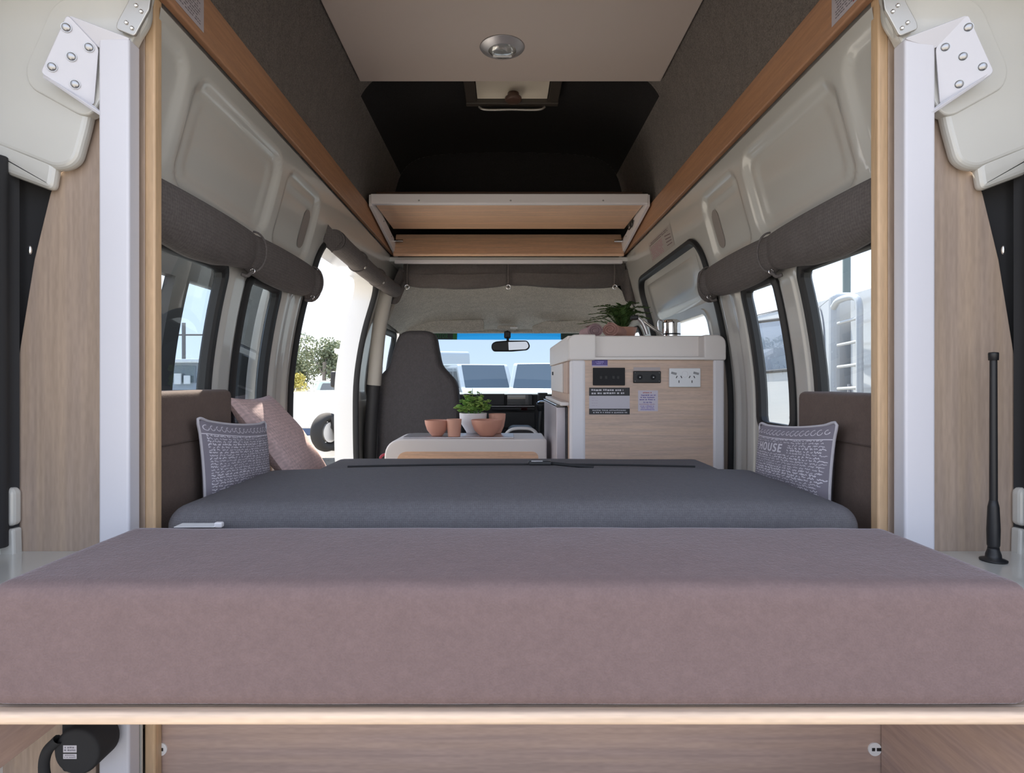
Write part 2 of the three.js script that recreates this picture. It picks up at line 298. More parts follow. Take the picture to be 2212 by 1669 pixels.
for (const side of [-1, 1]) {
  const name = side < 0 ? 'left' : 'right';
  const holes = side < 0 ? [bigWin, smallWin, slider, cabWin] : [bigWin, smallWin, slider, cabWin];
  const g = sgroup('wall_' + name, 'off-white painted inner side of the van with pressed upper panels, ' + name + ' of the bed');
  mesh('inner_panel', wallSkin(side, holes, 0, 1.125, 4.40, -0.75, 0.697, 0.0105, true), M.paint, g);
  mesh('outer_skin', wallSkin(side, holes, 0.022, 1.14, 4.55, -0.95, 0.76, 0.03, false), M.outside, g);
  // openings' returns between the two skins
  for (const q of holes) {
    const L = [...loop(q), loop(q)[0]], deep = q === slider && side < 0 ? 0.115 : 0.023;
    mesh('jamb', sheet(L.length - 1, 3, (u, v) => { const [z, h] = L[Math.round(u * (L.length - 1))]; return onWall(side, z, h, v * deep); }), q === slider ? M.outside : M.rubber, g);
  }
  if (side < 0) mesh('door_seal', sweep(side, slider, sealSection), M.rubber, g);
  mesh('slot_shade', uvBox(sheet(10, 14, (u, v) => { // brown ovals painted for the dark inside of open slots in the small pressed panels
    const a = rr(2.045, 2.105, 0.455, 0.585, 0.022), cz = (a.z0 + a.z1) / 2, ch = (a.h0 + a.h1) / 2; let z = mixf(-1, 1, u), h = mixf(-1, 1, v);
    const k = Math.sqrt(1 - 0.38 * z * z * h * h * h * h); z *= k; h *= k; return onWall(side, cz + z * 0.03, ch + h * 0.065, wallOff(cz + z * 0.03, ch + h * 0.065) - 0.0015); }), 0.5), std(0.28, 0.245, 0.225, 0.7), g);
  settle(g);
}
sideWindow(-1, bigWin, M.glass); sideWindow(-1, smallWin, M.glass); sideWindow(-1, cabWin, M.glass);
sideWindow(1, bigWin, M.glass); sideWindow(1, smallWin, M.glass); sideWindow(1, cabWin, M.glass);

// closed sliding door on the right: upper panel, glass, seal
{ const g = sgroup('door_1', 'closed sliding door with an off-white upper panel and black seal behind the kitchen');
  mesh('seal', sweep(1, slider, sealSection), M.rubber, g);
  const inner = rr(slider.z0 - 0.004, slider.z1 + 0.004, slider.h0, slider.h1 + 0.003, 0.10);
  const skin = (off, step) => { const all = [doorGlass]; return wallSkin(1, all, off, inner.z0, inner.z1, inner.h0, inner.h1, step, false); };
  mesh('door_panel', skin(0.010, 0.0105), M.paint, g);
  mesh('outer_skin', skin(0.026, 0.03), M.outside, g);
  mesh('upper_press', sheet(24, 10, (u, v) => { const e = Math.min(u, 1 - u, v, 1 - v), k = smooth(0, 0.1, e); return onWall(1, mixf(2.34, 3.14, u), mixf(0.305, 0.49, v), 0.009 - 0.008 * k); }), M.paint, g);
  mesh('rubber_seal', sweep(1, doorGlass, [[0.014, 0.010], [0.012, 0.004], [-0.008, 0.004], [-0.012, 0.012], [-0.012, 0.026], [0.004, 0.026]]), M.paint, g);
  mesh('pane', pane(1, doorGlass, 0.018), M.glass, g);
  settle(g);
}
// floor, lower body and front of the van
{ const f = struct(mesh('floor', uvBox(block(XC - 0.86, XC + 0.86, -0.80, -0.752, 0.80, 4.55, 0.002), 0.5, 'z'), std(0.16, 0.15, 0.145, 0.7)), 'van floor under the bed and the kitchen');
  f.castShadow = true; }

// fabric-lined high roof
function roofRing(Z) { // section of the roof liner at depth Z, from the left rail to the right rail
  const t = clamp((Z - 3.35) / 0.9, 0, 1), k = 1 - 0.88 * t;
  const pts = [[0.671, 0.73], [0.668, 0.80], [0.655, 0.92], [0.632, 1.04], [0.600, 1.14], [0.545, 1.205], [0.46, 1.24], [0.30, 1.258], [0.0, 1.265]].map(([x, h]) => [x * (1 - 0.08 * t), 0.73 + (h - 0.73) * k]);
  return [...pts.map(([x, h]) => [XC - x, h]), ...pts.slice(0, -1).reverse().map(([x, h]) => [XC + x, h])];
}
function roofSheet(z0, z1, grow, u0 = 0, u1 = 1) {
  return sheet(16 * 4, 60, (u, v) => { const Z = mixf(z0, z1, v), R = roofRing(Z), t = mixf(u0, u1, u) * (R.length - 1), i = Math.min(R.length - 2, Math.floor(t)), f = t - i;
    const q = (k) => R[clamp(k, 0, R.length - 1)], c = (a) => { const p0 = q(i - 1)[a], p1 = q(i)[a], p2 = q(i + 1)[a], p3 = q(i + 2)[a]; return 0.5 * (2 * p1 + (p2 - p0) * f + (2 * p0 - 5 * p1 + 4 * p2 - p3) * f * f + (3 * p1 - p0 - 3 * p2 + p3) * f * f * f); };
    const x = c(0), h = c(1); return W(XC + (x - XC) * (1 + grow), h + grow * 0.55 * smooth(0.7, 1.2, h), Z); });
}
{ const g = sgroup('ceiling', 'dark grey carpet-lined high roof of the van');
  mesh('side_lining', uvBox(roofSheet(0.98, 3.35, 0, 0, 0.25), 0.35, 'z'), M.carpet, g); mesh('side_lining', uvBox(roofSheet(0.98, 3.35, 0, 0.75, 1), 0.35, 'z'), M.carpet, g);
  mesh('top_lining', uvBox(roofSheet(0.98, 2.42, 0, 0.25, 0.75), 0.35, 'z'), M.carpet, g);
  mesh('front_lining', [uvBox(roofSheet(2.42, 3.35, 0, 0.25, 0.75), 0.35, 'z'), uvBox(roofSheet(3.35, 4.36, 0), 0.35, 'z')], M.shadedLining, g, 'roof nose lining with its deep shade put into the colour');
  mesh('roof_shell', uvBox(roofSheet(0.94, 4.42, 0.07), 0.5), M.outside, g);
  // front nose and rear end of the moulding
  mesh('roof_nose', uvBox(slab(rect(XC - 0.66, XC + 0.66, 0.66, 0.80), 4.36, 4.40, { bevel: 0.004 }), 0.35), M.carpet, g);
  const R = roofRing(1); const rear = [[XC - 0.74, 0.74], ...R.map(([x, h]) => [XC + (x - XC) * 1.06, h + 0.03]), [XC + 0.74, 0.74]];
  mesh('roof_rear_end', uvBox(slab(rear, 0.93, 0.985, { bevel: 0.003 }), 0.5), M.outside, g);
  settle(g);
}
// wooden rails where the roof meets the sides
let trimNo = 0;
for (const side of [-1, 1]) {
  struct(mesh('trim_' + (++trimNo), uvBox(block(XC + side * 0.668, XC + side * 0.650, 0.708, 0.812, 0.99, 3.44, 0.004), 0.6, 'z'), M.railWood), 'long brown timber rail along the ' + (side < 0 ? 'left' : 'right') + ' side under the grey roof lining');
}
// bare closing strip between side wall and roof over the cab, and the headlining
{ const g = sgroup('trim_' + (++trimNo), 'beige fabric headlining over the cab above the windscreen');
  mesh('headlining', uvBox(sheet(40, 24, (u, v) => { const s = u * 2 - 1, Z = mixf(3.49, 4.145, v), hm = 0.655 - 0.315 * Math.pow(v, 1.15), drop = Math.pow(Math.abs(s), 5) * (0.30 - 0.24 * v); return W(XC + s * mixf(0.765, 0.70, v), hm - drop, Z); }), 0.3), M.liner, g);
  mesh('cab_roof', uvBox(slab(rect(XC - 0.74, XC + 0.74, 0.665, 0.69), 3.38, 4.45, { bevel: 0.004 }), 0.5), M.outside, g);
  mesh('header_bar', uvBox(slab(rect(XC - 0.70, XC + 0.70, 0.322, 0.365), 4.14, 4.19, { bevel: 0.012, seg: 3 }), 0.3), M.liner, g);
  mesh('header_top', uvBox(sheet(4, 10, (u, v) => W(XC + mixf(-0.72, 0.72, u), mixf(0.34, 0.69, v), 4.19 + 0.25 * Math.sin(v * 1.5))), 0.5), M.outside, g);
  settle(g);
  for (const side of [-1, 1]) { const a = sgroup('trim_' + (++trimNo), (side < 0 ? 'left' : 'right') + ' windscreen pillar trim, beige plastic');
    mesh('pillar', uvBox(tube([W(XC + side * 0.705, 0.36, 4.12), W(XC + side * 0.745, 0.16, 4.27), W(XC + side * 0.775, -0.10, 4.44)], 0.034, 16, 10), 0.5), M.trimPlastic, a); settle(a); }
}
{ // windscreen, with the blue shade band and the dealer's strip across its top
  const g = sgroup('window_' + (++windowNo), 'windscreen with a blue shade band along its top');
  const ws = (u, v, o = 0) => { const s = u * 2 - 1; return W(XC + s * mixf(0.80, 0.715, v), mixf(-0.10, 0.345, v), mixf(4.55, 4.16, v) + 0.06 * (1 - s * s) + o); };
  mesh('pane', sheet(24, 12, (u, v) => ws(u, v)), M.glassTint, g);
  mesh('shade_band', sheet(24, 2, (u, v) => ws(u, mixf(0.862, 0.99, v), -0.004)), new THREE.MeshPhysicalMaterial({ color: rgb(0.02, 0.36, 0.68), transmission: 0.95, thickness: 0, roughness: 0.25 }), g);
  const sign = canvasTex(512, 64, (x, w, h) => { x.fillStyle = '#031a06'; x.fillRect(0, 0, w, h); x.fillStyle = '#0b5c10'; x.fillRect(w * 0.90, 0, w, h); x.fillStyle = '#12501c'; x.font = 'bold 54px sans-serif'; x.textBaseline = 'middle'; x.fillText('MOTOR', w * 0.40, h * 0.54, w * 0.48); });
  const k0 = 0.05, k1 = 0.254;
  mesh('sign_strip', sheet(12, 2, (u, v) => ws(mixf(k0, k1, u), mixf(0.862, 0.975, v), -0.010)), new THREE.MeshStandardMaterial({ map: sign, roughness: 0.6 }), g, 'dark green lettered strip on the windscreen');
  const s2 = canvasTex(64, 32, (x, w, h) => { x.fillStyle = '#04210a'; x.fillRect(0, 0, w, h); });
  mesh('sign_strip', sheet(6, 2, (u, v) => ws(mixf(0.758, 0.97, u), mixf(0.862, 0.975, v), -0.010)), new THREE.MeshStandardMaterial({ map: s2, roughness: 0.6 }), g);
  settle(g);
  const f = sgroup('wall_front', 'front of the van under the windscreen');
  mesh('nose', uvBox(slab(rect(XC - 0.86, XC + 0.86, -0.85, -0.10), 4.60, 4.66, { bevel: 0.01 }), 0.5), M.outside, f);
  mesh('cowl', uvBox(block(XC - 0.86, XC + 0.86, -0.125, -0.10, 4.50, 4.66, 0.004), 0.5), M.black, f); settle(f);
}
// rear corners of the body: the painted pressings the posts are bolted to, black curtains, sills
for (const side of [-1, 1]) {
  const m = (l) => side < 0 ? l : flip(l), nm = side < 0 ? 'left' : 'right';
  const g = sgroup('wall_rear', nm + ' rear corner of the van body, off-white pressed steel');
  g.name = 'wall_rear_' + nm;
  const Z = 1.086;
  mesh('pressing', uvBox(slab(m(pxs([[-140, -120], [322, -120], [318, 40], [262, 130], [192, 248, 0.004], [186, 276, 0.01], [165, 352, 0.02], [122, 368, 0.02], [-140, 262]], Z)), Z, 1.111, { r: 0.012, bevel: 0.011, seg: 4 }), 0.5), M.paint, g);
  mesh('raised_boss', uvBox(slab(m(pxs([[120, 2], [330, -40], [300, 70], [196, 262], [66, 190], [56, 150]], Z)), Z - 0.004, Z + 0.02, { r: 0.03, bevel: 0.004, seg: 3 }), 0.5), M.paint, g);
  mesh('lower_lip', uvBox(slab(m(pxs([[-140, 248], [122, 350], [112, 412], [-140, 318]], 1.09)), 1.088, 1.111, { r: 0.008, bevel: 0.010, seg: 3 }), 0.5), M.paint, g);
  mesh('lamp_housing', uvBox(slab(m(pxs([[-140, 1046], [22, 1054], [29, 1064], [29, 1137], [-140, 1147]], 1.09)), 1.09, 1.111, { r: 0.010, bevel: 0.006 }), 0.5), M.paint, g);
  mesh('lower_corner', uvBox(slab(m(pxs([[-140, 1153], [29, 1142], [31, 1215], [-140, 1225]], 1.09)), 1.09, 1.111, { r: 0.004, bevel: 0.004 }), 0.5), M.paint, g);
  mesh('quarter_panel', uvBox(block(XC + side * 0.955, XC + side * 0.935, -0.85, 0.76, 0.72, 1.14, 0.004), 0.5), M.outside, g);
  mesh('closing_panel', uvBox(block(XC + side * 0.955, XC + side * 0.86, -0.85, 0.76, 1.131, 1.138, 0.002), 0.5), M.outside, g);
  mesh('corner_roof', uvBox(block(XC + side * 0.955, XC + side * 0.690, 0.742, 0.762, 0.925, 1.15, 0.002), 0.5), M.outside, g);
  mesh('inner_strip', uvBox(block(XC + side * 0.712, XC + side * 0.6885, -0.75, -0.34, 1.104, 1.1105, 0.002), 0.5), M.paint, g);
  settle(g);
  const s = struct(mesh('trim_' + (++trimNo), uvBox(block(XC + side * 0.94, XC + side * 0.650, -0.335, -0.316, 0.70, 1.113, 0.003), 0.5), M.paint), nm + ' rear sill, pale painted ledge beside the rear cushion');
}

{ // tailgate raised over the rear opening, above the camera
  const g = thing('tailgate', 'raised white tailgate over the rear opening of the van', 'tailgate');
  const pts = [[0.9295, 0.80], [0.78, 0.94], [0.28, 1.62], [0.16, 1.76], [0.11, 1.72], [0.20, 1.58], [0.72, 0.88], [0.9295, 0.742]];
  mesh('panel', uvBox(sideSlab(pts, XC - 0.945, XC + 0.945, { bevel: 0.006 }), 0.5), M.outside, g);
  mesh('handle_recess', uvBox(boxAt(0.18, 0.012, 0.06, W(XC, 1.66, 0.145), 0.004), 0.5), M.black, g);
  settle(g);
}
// ------------------------------------------------------------ rear frame: timber panels, white posts and brackets
for (const side of [-1, 1]) {
  const m = (l) => side < 0 ? l : flip(l), nm = side < 0 ? 'left' : 'right', sx = (a) => XC + side * a;
  const Z = 1.112;
  // tall timber panel cut round the body
  const t = thing('timber_panel', 'tall pale oak laminate panel cut to fit round the ' + nm + ' rear corner', 'panel');
  const inner = XC - 0.687, pts = [...pxs([[258, 40], [196, 240], [188, 250], [190, 262], [184, 284], [160, 358], [122, 376], [108, 420], [74, 560], [40, 770], [18, 930], [6, 1040], [8, 1048], [30, 1060], [31, 1190]], Z), [xAt(31, Z), -0.32], [inner, -0.32], [inner, 0.70], [xAt(258, Z), 0.70]];
  mesh('board', uvBox(slab(m(pts), Z, Z + 0.016, { bevel: 0.0015 }), 0.6, 'y'), M.oak, t);
  mesh('edge_strip', uvBox(block(sx(0.688), sx(0.668), side < 0 ? -0.75 : -0.396, 0.74, Z, Z + 0.024, 0.004), 0.6, 'y'), M.oakEdge, t, 'honey-coloured solid edge strip');
  settle(t);
  // black curtain over the rear quarter window
  const fold = (t) => 0.004 * Math.sin(t * 60) + 0.002 * Math.sin(t * 23);
  const cv = thing('black_curtain', 'black curtain over the ' + nm + ' rear quarter window', 'curtain');
  mesh('fabric', uvBox(sheet(60, 10, (u, v) => W(sx(0.918 + fold(u)), mixf(-0.30, 0.40, v), mixf(0.74, 1.108, u))), 0.5), M.blackMatte, cv);
  mesh('return_fold', uvBox(sheet(12, 10, (u, v) => W(sx(mixf(0.70, 0.934, u)), mixf(-0.30, 0.40, v), 1.1294)), 0.5), M.blackMatte, cv);
  { const c = at(65, 540, 1.10), k = new THREE.SphereGeometry(0.0035, 8, 6); k.scale(1, 2.4, 1); const q0 = side < 0 ? c : V(2 * XC - c.x, c.y, c.z); k.translate(q0.x, q0.y, q0.z); mesh('zip_pull', k, M.chrome, cv); }
  settle(cv);
  // post
  const p = thing('support_post', 'white steel post with a five-screw bracket at the ' + nm + ' rear corner', 'post');
  mesh('post', uvBox(block(sx(0.742), sx(0.6875), side < 0 ? -0.752 : -0.315, 0.606, 1.066, 1.1000, 0.005, 3), 0.5), M.steelWhite, p);
  // bracket: bent plate on the body plus two webs running to the post
  const A = at(146, 32, 1.048), B = at(214, 104, 1.072), C = at(200, 226, 1.072), D = at(89, 158, 1.048);
  const q = (v) => side < 0 ? v : V(2 * XC - v.x, v.y, v.z);
  const quadSlab = (a, b, c2, d, th) => { const n = b.clone().sub(a).cross(d.clone().sub(a)).normalize(), L = []; const P = [a, b, c2, d];
    const sh = new THREE.Shape(); const o = a, ex = b.clone().sub(a).normalize(), ey = n.clone().cross(ex); const to = (v) => [v.clone().sub(o).dot(ex), v.clone().sub(o).dot(ey)];
    const s2 = shapeOf(P.map(to), 0.008), g = new THREE.ExtrudeGeometry(s2, { depth: th, bevelEnabled: true, bevelSize: 0.0008, bevelThickness: 0.0008, bevelOffset: -0.0008, bevelSegments: 2, curveSegments: 6 });
    g.applyMatrix4(new THREE.Matrix4().makeBasis(ex, ey, n)); g.translate(o.x, o.y, o.z); return g; };
  const [a, b, c3, d] = [A, B, C, D].map(q);
  mesh('bracket_plate', uvBox(quadSlab(a, b, c3, d, side < 0 ? -0.004 : 0.004), 0.5), M.steelWhite, p);
  const E = q(at(222, 104, 1.0680)), G = q(at(222, 242, 1.0680)), E2 = q(at(288, 90, 1.0680));
  mesh('bracket_web', uvBox(quadSlab(a, q(at(284, 84, 1.068)), E, b, 0.004), 0.5), M.steelWhite, p);
  mesh('bracket_web', uvBox(quadSlab(d, c3, q(at(226, 238, 1.068)), q(at(222, 248, 1.068)), 0.004), 0.5), M.steelWhite, p);
  const n = b.clone().sub(a).cross(d.clone().sub(a)).normalize(); if (n.z < 0) n.negate();
  for (const [px, py] of [[147, 64], [193, 103], [155, 123], [113, 145], [160, 180]]) {
    const k = clamp((px - 88) / 130, 0, 1), c = q(at(px, py, mixf(1.046, 1.07, k)));
    const pl = new THREE.Plane().setFromCoplanarPoints(a, b, d); pl.projectPoint(c.clone(), c); c.addScaledVector(n, 0.0045);
    const s = new THREE.SphereGeometry(0.0072, 14, 8, 0, Math.PI * 2, 0, Math.PI / 2); s.scale(1, 0.55, 1); s.applyQuaternion(new THREE.Quaternion().setFromUnitVectors(V(0, 1, 0), n)); s.translate(c.x, c.y, c.z);
    const w = new THREE.CylinderGeometry(0.0082, 0.0082, 0.001, 16); w.applyQuaternion(new THREE.Quaternion().setFromUnitVectors(V(0, 1, 0), n)); w.translate(c.x, c.y, c.z);
    mesh('screw', [s, w], M.screw, p);
  }
  settle(p);
  // zinc hinge at the top corner
  const hn = thing('hinge', 'grey metal hinge plate with four screws at the top ' + nm + ' corner', 'hinge');
  mesh('plate', uvBox(slab(m(pxs([[275, -40], [330, -40], [322, 20], [316, 30], [290, 78], [250, 62], [252, 48], [278, 0]], 1.07)), 1.070, 1.076, { r: 0.006, bevel: 0.0015 }), 0.5), M.zinc, hn);
  for (const [px, py] of [[293, 11], [304, 24], [272, 48], [284, 60]]) { const c = q(at(px, py, 1.0685)), s = new THREE.SphereGeometry(0.0036, 10, 6); s.scale(1, 1, 0.6); s.translate(c.x, c.y, c.z); mesh('screw', s, M.chrome, hn); }
  settle(hn);
}
// ------------------------------------------------------------ rear cushion on its board
{ const b = thing('bed_extension_board', 'long pale timber board with a rounded front edge under the rear cushion', 'board');
  mesh('board', uvBox(block(-0.665, 0.705, -0.4125, -0.398, 0.735, 1.06, 0.003), 0.6, 'x'), M.oak, b);
  mesh('front_edge', uvBox(block(-0.665, 0.705, -0.4125, -0.3975, 0.716, 0.737, 0.006, 4), 0.6, 'x'), M.oakPale, b, 'pale solid timber front edge'); settle(b);
  const c = tag(mesh('rear_cushion', softAt(1.262, 0.151, 0.292, 0.020, W(0.006, -0.3205, 0.866), { nx: 70, ny: 14, nz: 24, crown: 0.004, puff: 0.003, wave: 0.0016, freq: 5 }, 0.34, 'x')), 'long mauve-brown suede cushion across the front of the picture', 'cushion');
  c.material = M.suede;
  // mattresses
  const m1 = thing('mattress', 'nearer charcoal mattress behind the rear cushion', 'mattress');
  mesh('body', softAt(1.318, 0.115, 0.50, 0.042, W(0.016, -0.2955, 1.368), { nx: 60, ny: 14, nz: 40, crown: 0.016, flatTop: 4, wave: 0.003, freq: 3.1, seed: 4 }, 0.12, 'x'), M.mattress, m1);
  mesh('care_tag', uvBox(boxAt(0.073, 0.0012, 0.03, at(428, 1134, 1.10), 0.0004).applyMatrix4(new THREE.Matrix4()), 0.5), M.whitePlastic, m1, 'white sewn-in tag');
  mesh('tag_clip', uvBox(boxAt(0.015, 0.010, 0.012, at(473, 1133, 1.095), 0.003), 0.5), M.aluWhite, m1);
  settle(m1);
  const m2 = tag(mesh('mattress', softAt(1.24, 0.115, 0.40, 0.04, W(0.044, -0.3215, 1.845), { nx: 60, ny: 12, nz: 30, crown: 0.004, wave: 0.003, freq: 3, seed: 14 }, 0.12, 'x')), 'farther charcoal mattress in front of the kitchen cabinet', 'mattress'); m2.material = M.mattress;
  const s = thing('webbing_strap', 'black strap with a plastic buckle lying between the two mattresses', 'strap');
  const top = (x) => -0.2225 - 0.006 * Math.pow(Math.abs(x - 0.05) / 0.46, 2);
  const L = []; for (let k = 0; k <= 20; k++) { const x = mixf(-0.416, 0.505, k / 20); L.push(W(x, top(x) - 0.0015, 1.596)); }
  mesh('strap', uvBox(tube(L, 0.0028, 60, 6), 0.3), M.blackMatte, s);
  mesh('loose_end', uvBox(tube([W(0.12, -0.221, 1.595), W(0.17, -0.2225, 1.57), W(0.23, -0.226, 1.555)], 0.0045, 16, 6), 0.3), M.blackMatte, s);
  mesh('buckle', uvBox(boxAt(0.062, 0.011, 0.03, W(0.093, -0.2195, 1.592), 0.004), 0.3), M.black, s);
  mesh('buckle_print', uvBox(boxAt(0.03, 0.0012, 0.006, W(0.085, -0.2135, 1.580), 0.0004), 0.3), M.aluWhite, s);
  settle(s);
  // bed bases
  const bb = thing('bed_box', 'timber bed box under the charcoal mattresses', 'bed');
  mesh('top_board', uvBox(block(-0.70, 0.745, -0.396, -0.380, 1.135, 2.06, 0.003), 0.6, 'x'), M.oak, bb);
  mesh('end_panel', uvBox(block(-0.55, 0.63, -0.75, -0.397, 2.04, 2.056, 0.003), 0.6, 'y'), M.oak, bb);
  // rear face of the bed box with cam caps
  mesh('rear_panel', uvBox(block(XC - 0.685, 0.7255, -0.75, -0.397, 1.137, 1.153, 0.002), 0.6, 'x'), M.panelOak, bb, 'oak laminate panel with level grain below the bed board');
  for (const [px, s2] of [[347, -1], [1889, 1]]) { const c2 = at(px, 1617, 1.1365);
    const cap = new THREE.CylinderGeometry(0.0125, 0.0125, 0.004, 24); cap.rotateX(Math.PI / 2); cap.translate(c2.x, c2.y, c2.z);
    const cm = mesh('cam_cap', cap, M.whitePlastic, bb);
    for (const [dx, w] of [[s2 * 0.008, 0.010], [-s2 * 0.003, 0.006]]) mesh('hole', boxAt(w, 0.006, 0.001, c2.clone().add(V(dx, 0, 0.0022)), 0.0004), M.black, cm); }
  settle(bb);
  const so = tag(mesh('side_board', uvBox(block(0.709, 0.726, -0.75, -0.4135, 0.60, 1.134, 0.002), 0.6, 'z')), 'right oak side board running back under the bed board', 'board'); so.material = M.panelOak;
  const sl = tag(mesh('side_board', uvBox(block(-0.738, -0.722, -0.557, -0.4135, 0.60, 0.985, 0.002), 0.6, 'z')), 'short left oak side board above the black reel', 'board'); sl.material = M.panelOak;
  const bk = tag(mesh('back_board', uvBox(block(-0.925, -0.744, -0.75, -0.337, 1.095, 1.1105, 0.002), 0.6, 'y')), 'grey-brown board behind the black reel', 'board'); bk.material = M.oak;
}
{ // black hose reel with a grey printed label
  const g = thing('cable_reel', 'black plastic reel with a small white label under the left end of the board', 'reel');
  const c = at(163, 1626, 1.0).add(V(0, 0, -0.03));
  const drum = lathe([[0, -0.03], [0.034, -0.03], [0.039, -0.024], [0.039, 0.024], [0.034, 0.03], [0, 0.03]], V(0, 0, 0), 36); drum.rotateX(Math.PI / 2); drum.translate(c.x, c.y, c.z);
  mesh('drum', drum, M.blackMatte, g);
  mesh('housing', uvBox(boxAt(0.045, 0.10, 0.04, at(176, 1592, 1.042), 0.008), 0.5), M.blackMatte, g);
  mesh('hose', tube([at(126, 1596, 1.0), at(102, 1622, 1.0), at(95, 1655, 1.0), at(104, 1690, 1.0), at(140, 1700, 1.0)], 0.0085, 24, 10), M.blackMatte, g);
  const lt = canvasTex(64, 64, (x, w, h) => { x.fillStyle = '#0b0b0d'; x.fillRect(0, 0, w, h); x.fillStyle = '#b9b6bd'; x.fillRect(0, 0, w, 34); x.fillRect(0, 40, w, 24); const r = rng(5); print.rows(x, r, 3, 4, 58, 26, 2, '#6d6a74', 0.55); print.rows(x, r, 3, 43, 58, 18, 2, '#6d6a74', 0.5); });
  const lp = at(151, 1624, 0.9992), pl = new THREE.PlaneGeometry(0.0225, 0.0225); pl.translate(lp.x, lp.y, -0.9992);
  mesh('label', pl, new THREE.MeshStandardMaterial({ map: lt, roughness: 0.6 }), g, 'small pale printed label');
  settle(g);
}
{ // antenna standing on the right sill
  const g = thing('antenna', 'black whip antenna standing on the right rear sill', 'antenna');
  const b = at(2146, 1198, 1.05), y0 = EY - 0.316, p = V(b.x, y0, b.z);
  const Hh = (py) => EY + hAt(py, 1.05) - y0;
  mesh('base', lathe([[0, 0], [0.020, 0], [0.0205, 0.003], [0.012, 0.006], [0.0115, 0.012], [0.009, 0.020], [0.0085, 0.024], [0, 0.024]], p, 24), M.black, g);
  mesh('spring_grip', lathe([[0, 0.022], [0.0075, 0.022], [0.0095, 0.028], [0.0100, 0.055], [0.0085, Hh(1095)], [0.0062, Hh(1080)], [0, Hh(1080)]], p, 20), M.black, g);
  mesh('mast', lathe([[0, Hh(1085)], [0.0062, Hh(1085)], [0.0058, Hh(900)], [0.0055, Hh(765)], [0, Hh(765)]], p, 16), M.black, g);
  mesh('tip', lathe([[0, Hh(778)], [0.0075, Hh(778)], [0.0078, Hh(764)], [0.0072, Hh(761)], [0, Hh(760)]], p, 16), M.black, g);
  settle(g);
}
// ------------------------------------------------------------ backrests and scatter cushions
for (const side of [-1, 1]) {
  const nm = side < 0 ? 'left' : 'right', w = 0.092, xw = XC + side * (0.815 - w / 2);
  const g = thing('backrest', 'brown suede backrest cushion against the ' + nm + ' wall below the window', 'backrest');
  const Z1 = side < 0 ? 1.555 : 1.535;
  mesh('pad', softAt(w, 0.36, Z1 - 1.135, 0.016, W(xw, side < 0 ? -0.205 : -0.209, (Z1 + 1.135) / 2), { nx: 12, ny: 24, nz: 30, puff: 0.004, wave: 0.0015, freq: 5, seed: side * 3 }, 0.42, 'y'), M.suedeBrown, g);
  mesh('seam', tube([W(xw - side * (w / 2 + 0.0035), -0.135, 1.14), W(xw - side * (w / 2 + 0.0048), -0.135, 1.3), W(xw - side * (w / 2 + 0.0035), -0.135, Z1 - 0.012)], 0.0016, 16, 6), M.suedeBrown, g);
  settle(g);
}
// a square scatter cushion: corner points a (top near), b (top far), c (bottom far), d (bottom near)
function pillowGeo(a, b, c, d, th, n = 28, pull = 0.07) {
  const nrm = b.clone().sub(a).cross(d.clone().sub(a)).normalize(); if (nrm.dot(V(-a.x, 0.2, 0.3)) < 0) nrm.negate();
  const pt = (u, v, s) => { const U = u * 2 - 1, Vv = v * 2 - 1, iu = clamp(0.5 + 0.5 * U * (1 - pull * (1 - Vv * Vv)), 0, 1), iv = clamp(0.5 + 0.5 * Vv * (1 - pull * (1 - U * U)), 0, 1);
    const p = a.clone().lerp(b, iu).lerp(d.clone().lerp(c, iu), iv), k = Math.pow(Math.max(0, (1 - U * U) * (1 - Vv * Vv)), 0.42), wob = 1 + 0.10 * nz(u * 5 + th * 50, v * 5);
    return p.addScaledVector(nrm, s * th / 2 * k * wob); };
  return { face: sheet(n, n, (u, v) => pt(u, 1 - v, 1)), back: sheet(n, n, (u, v) => pt(1 - u, v, -1)),
    rim: (() => { const P = []; for (const [f, m] of [[(t) => [t, 0], 0], [(t) => [1, t], 0], [(t) => [1 - t, 1], 0], [(t) => [0, 1 - t], 0]]) for (let k = 0; k < 8; k++) { const [u, v] = f(k / 8); P.push(pt(u, v, 0)); } return P; })() };
}
const cushionPrint = (seed, word) => canvasTex(512, 512, (x, w, h) => {
  const r = rng(seed); x.fillStyle = '#8b8590'; x.fillRect(0, 0, w, h);
  x.strokeStyle = '#e4dfe8';
  for (let k = 0; k < 34; k++) { const y = 70 + k * 13; x.lineWidth = 2.2 + r() * 1.6; let u = 18; while (u < w - 24) { const l = 6 + r() * 26; x.beginPath(); x.moveTo(u, y + r() * 3); for (let q = 0; q < l; q += 3) x.lineTo(u + q, y + (r() - 0.5) * 8); x.stroke(); u += l + 3 + r() * 9; } }
  x.lineWidth = 4; x.beginPath(); x.moveTo(0, 62); x.lineTo(w, 66); x.stroke();
  for (let k = 0; k < 16; k++) { x.lineWidth = 3; x.beginPath(); x.arc(24 + k * 31, 34, 8 + r() * 6, 0, 5); x.stroke(); }
  x.lineWidth = 6; x.strokeStyle = '#e2dde6'; for (let k = 0; k < 3; k++) { x.beginPath(); x.arc(160, 430, 26 + k * 30, Math.PI, 2.1 * Math.PI); x.stroke(); } x.beginPath(); x.moveTo(280, 330); x.lineTo(300, 500); x.stroke();
  if (word) { x.fillStyle = '#8b8590'; x.fillRect(60, 84, 240, 60); x.font = 'bold 62px sans-serif'; x.fillStyle = '#ddd8e0'; x.fillText('HOUSE', 62, 136); }
});
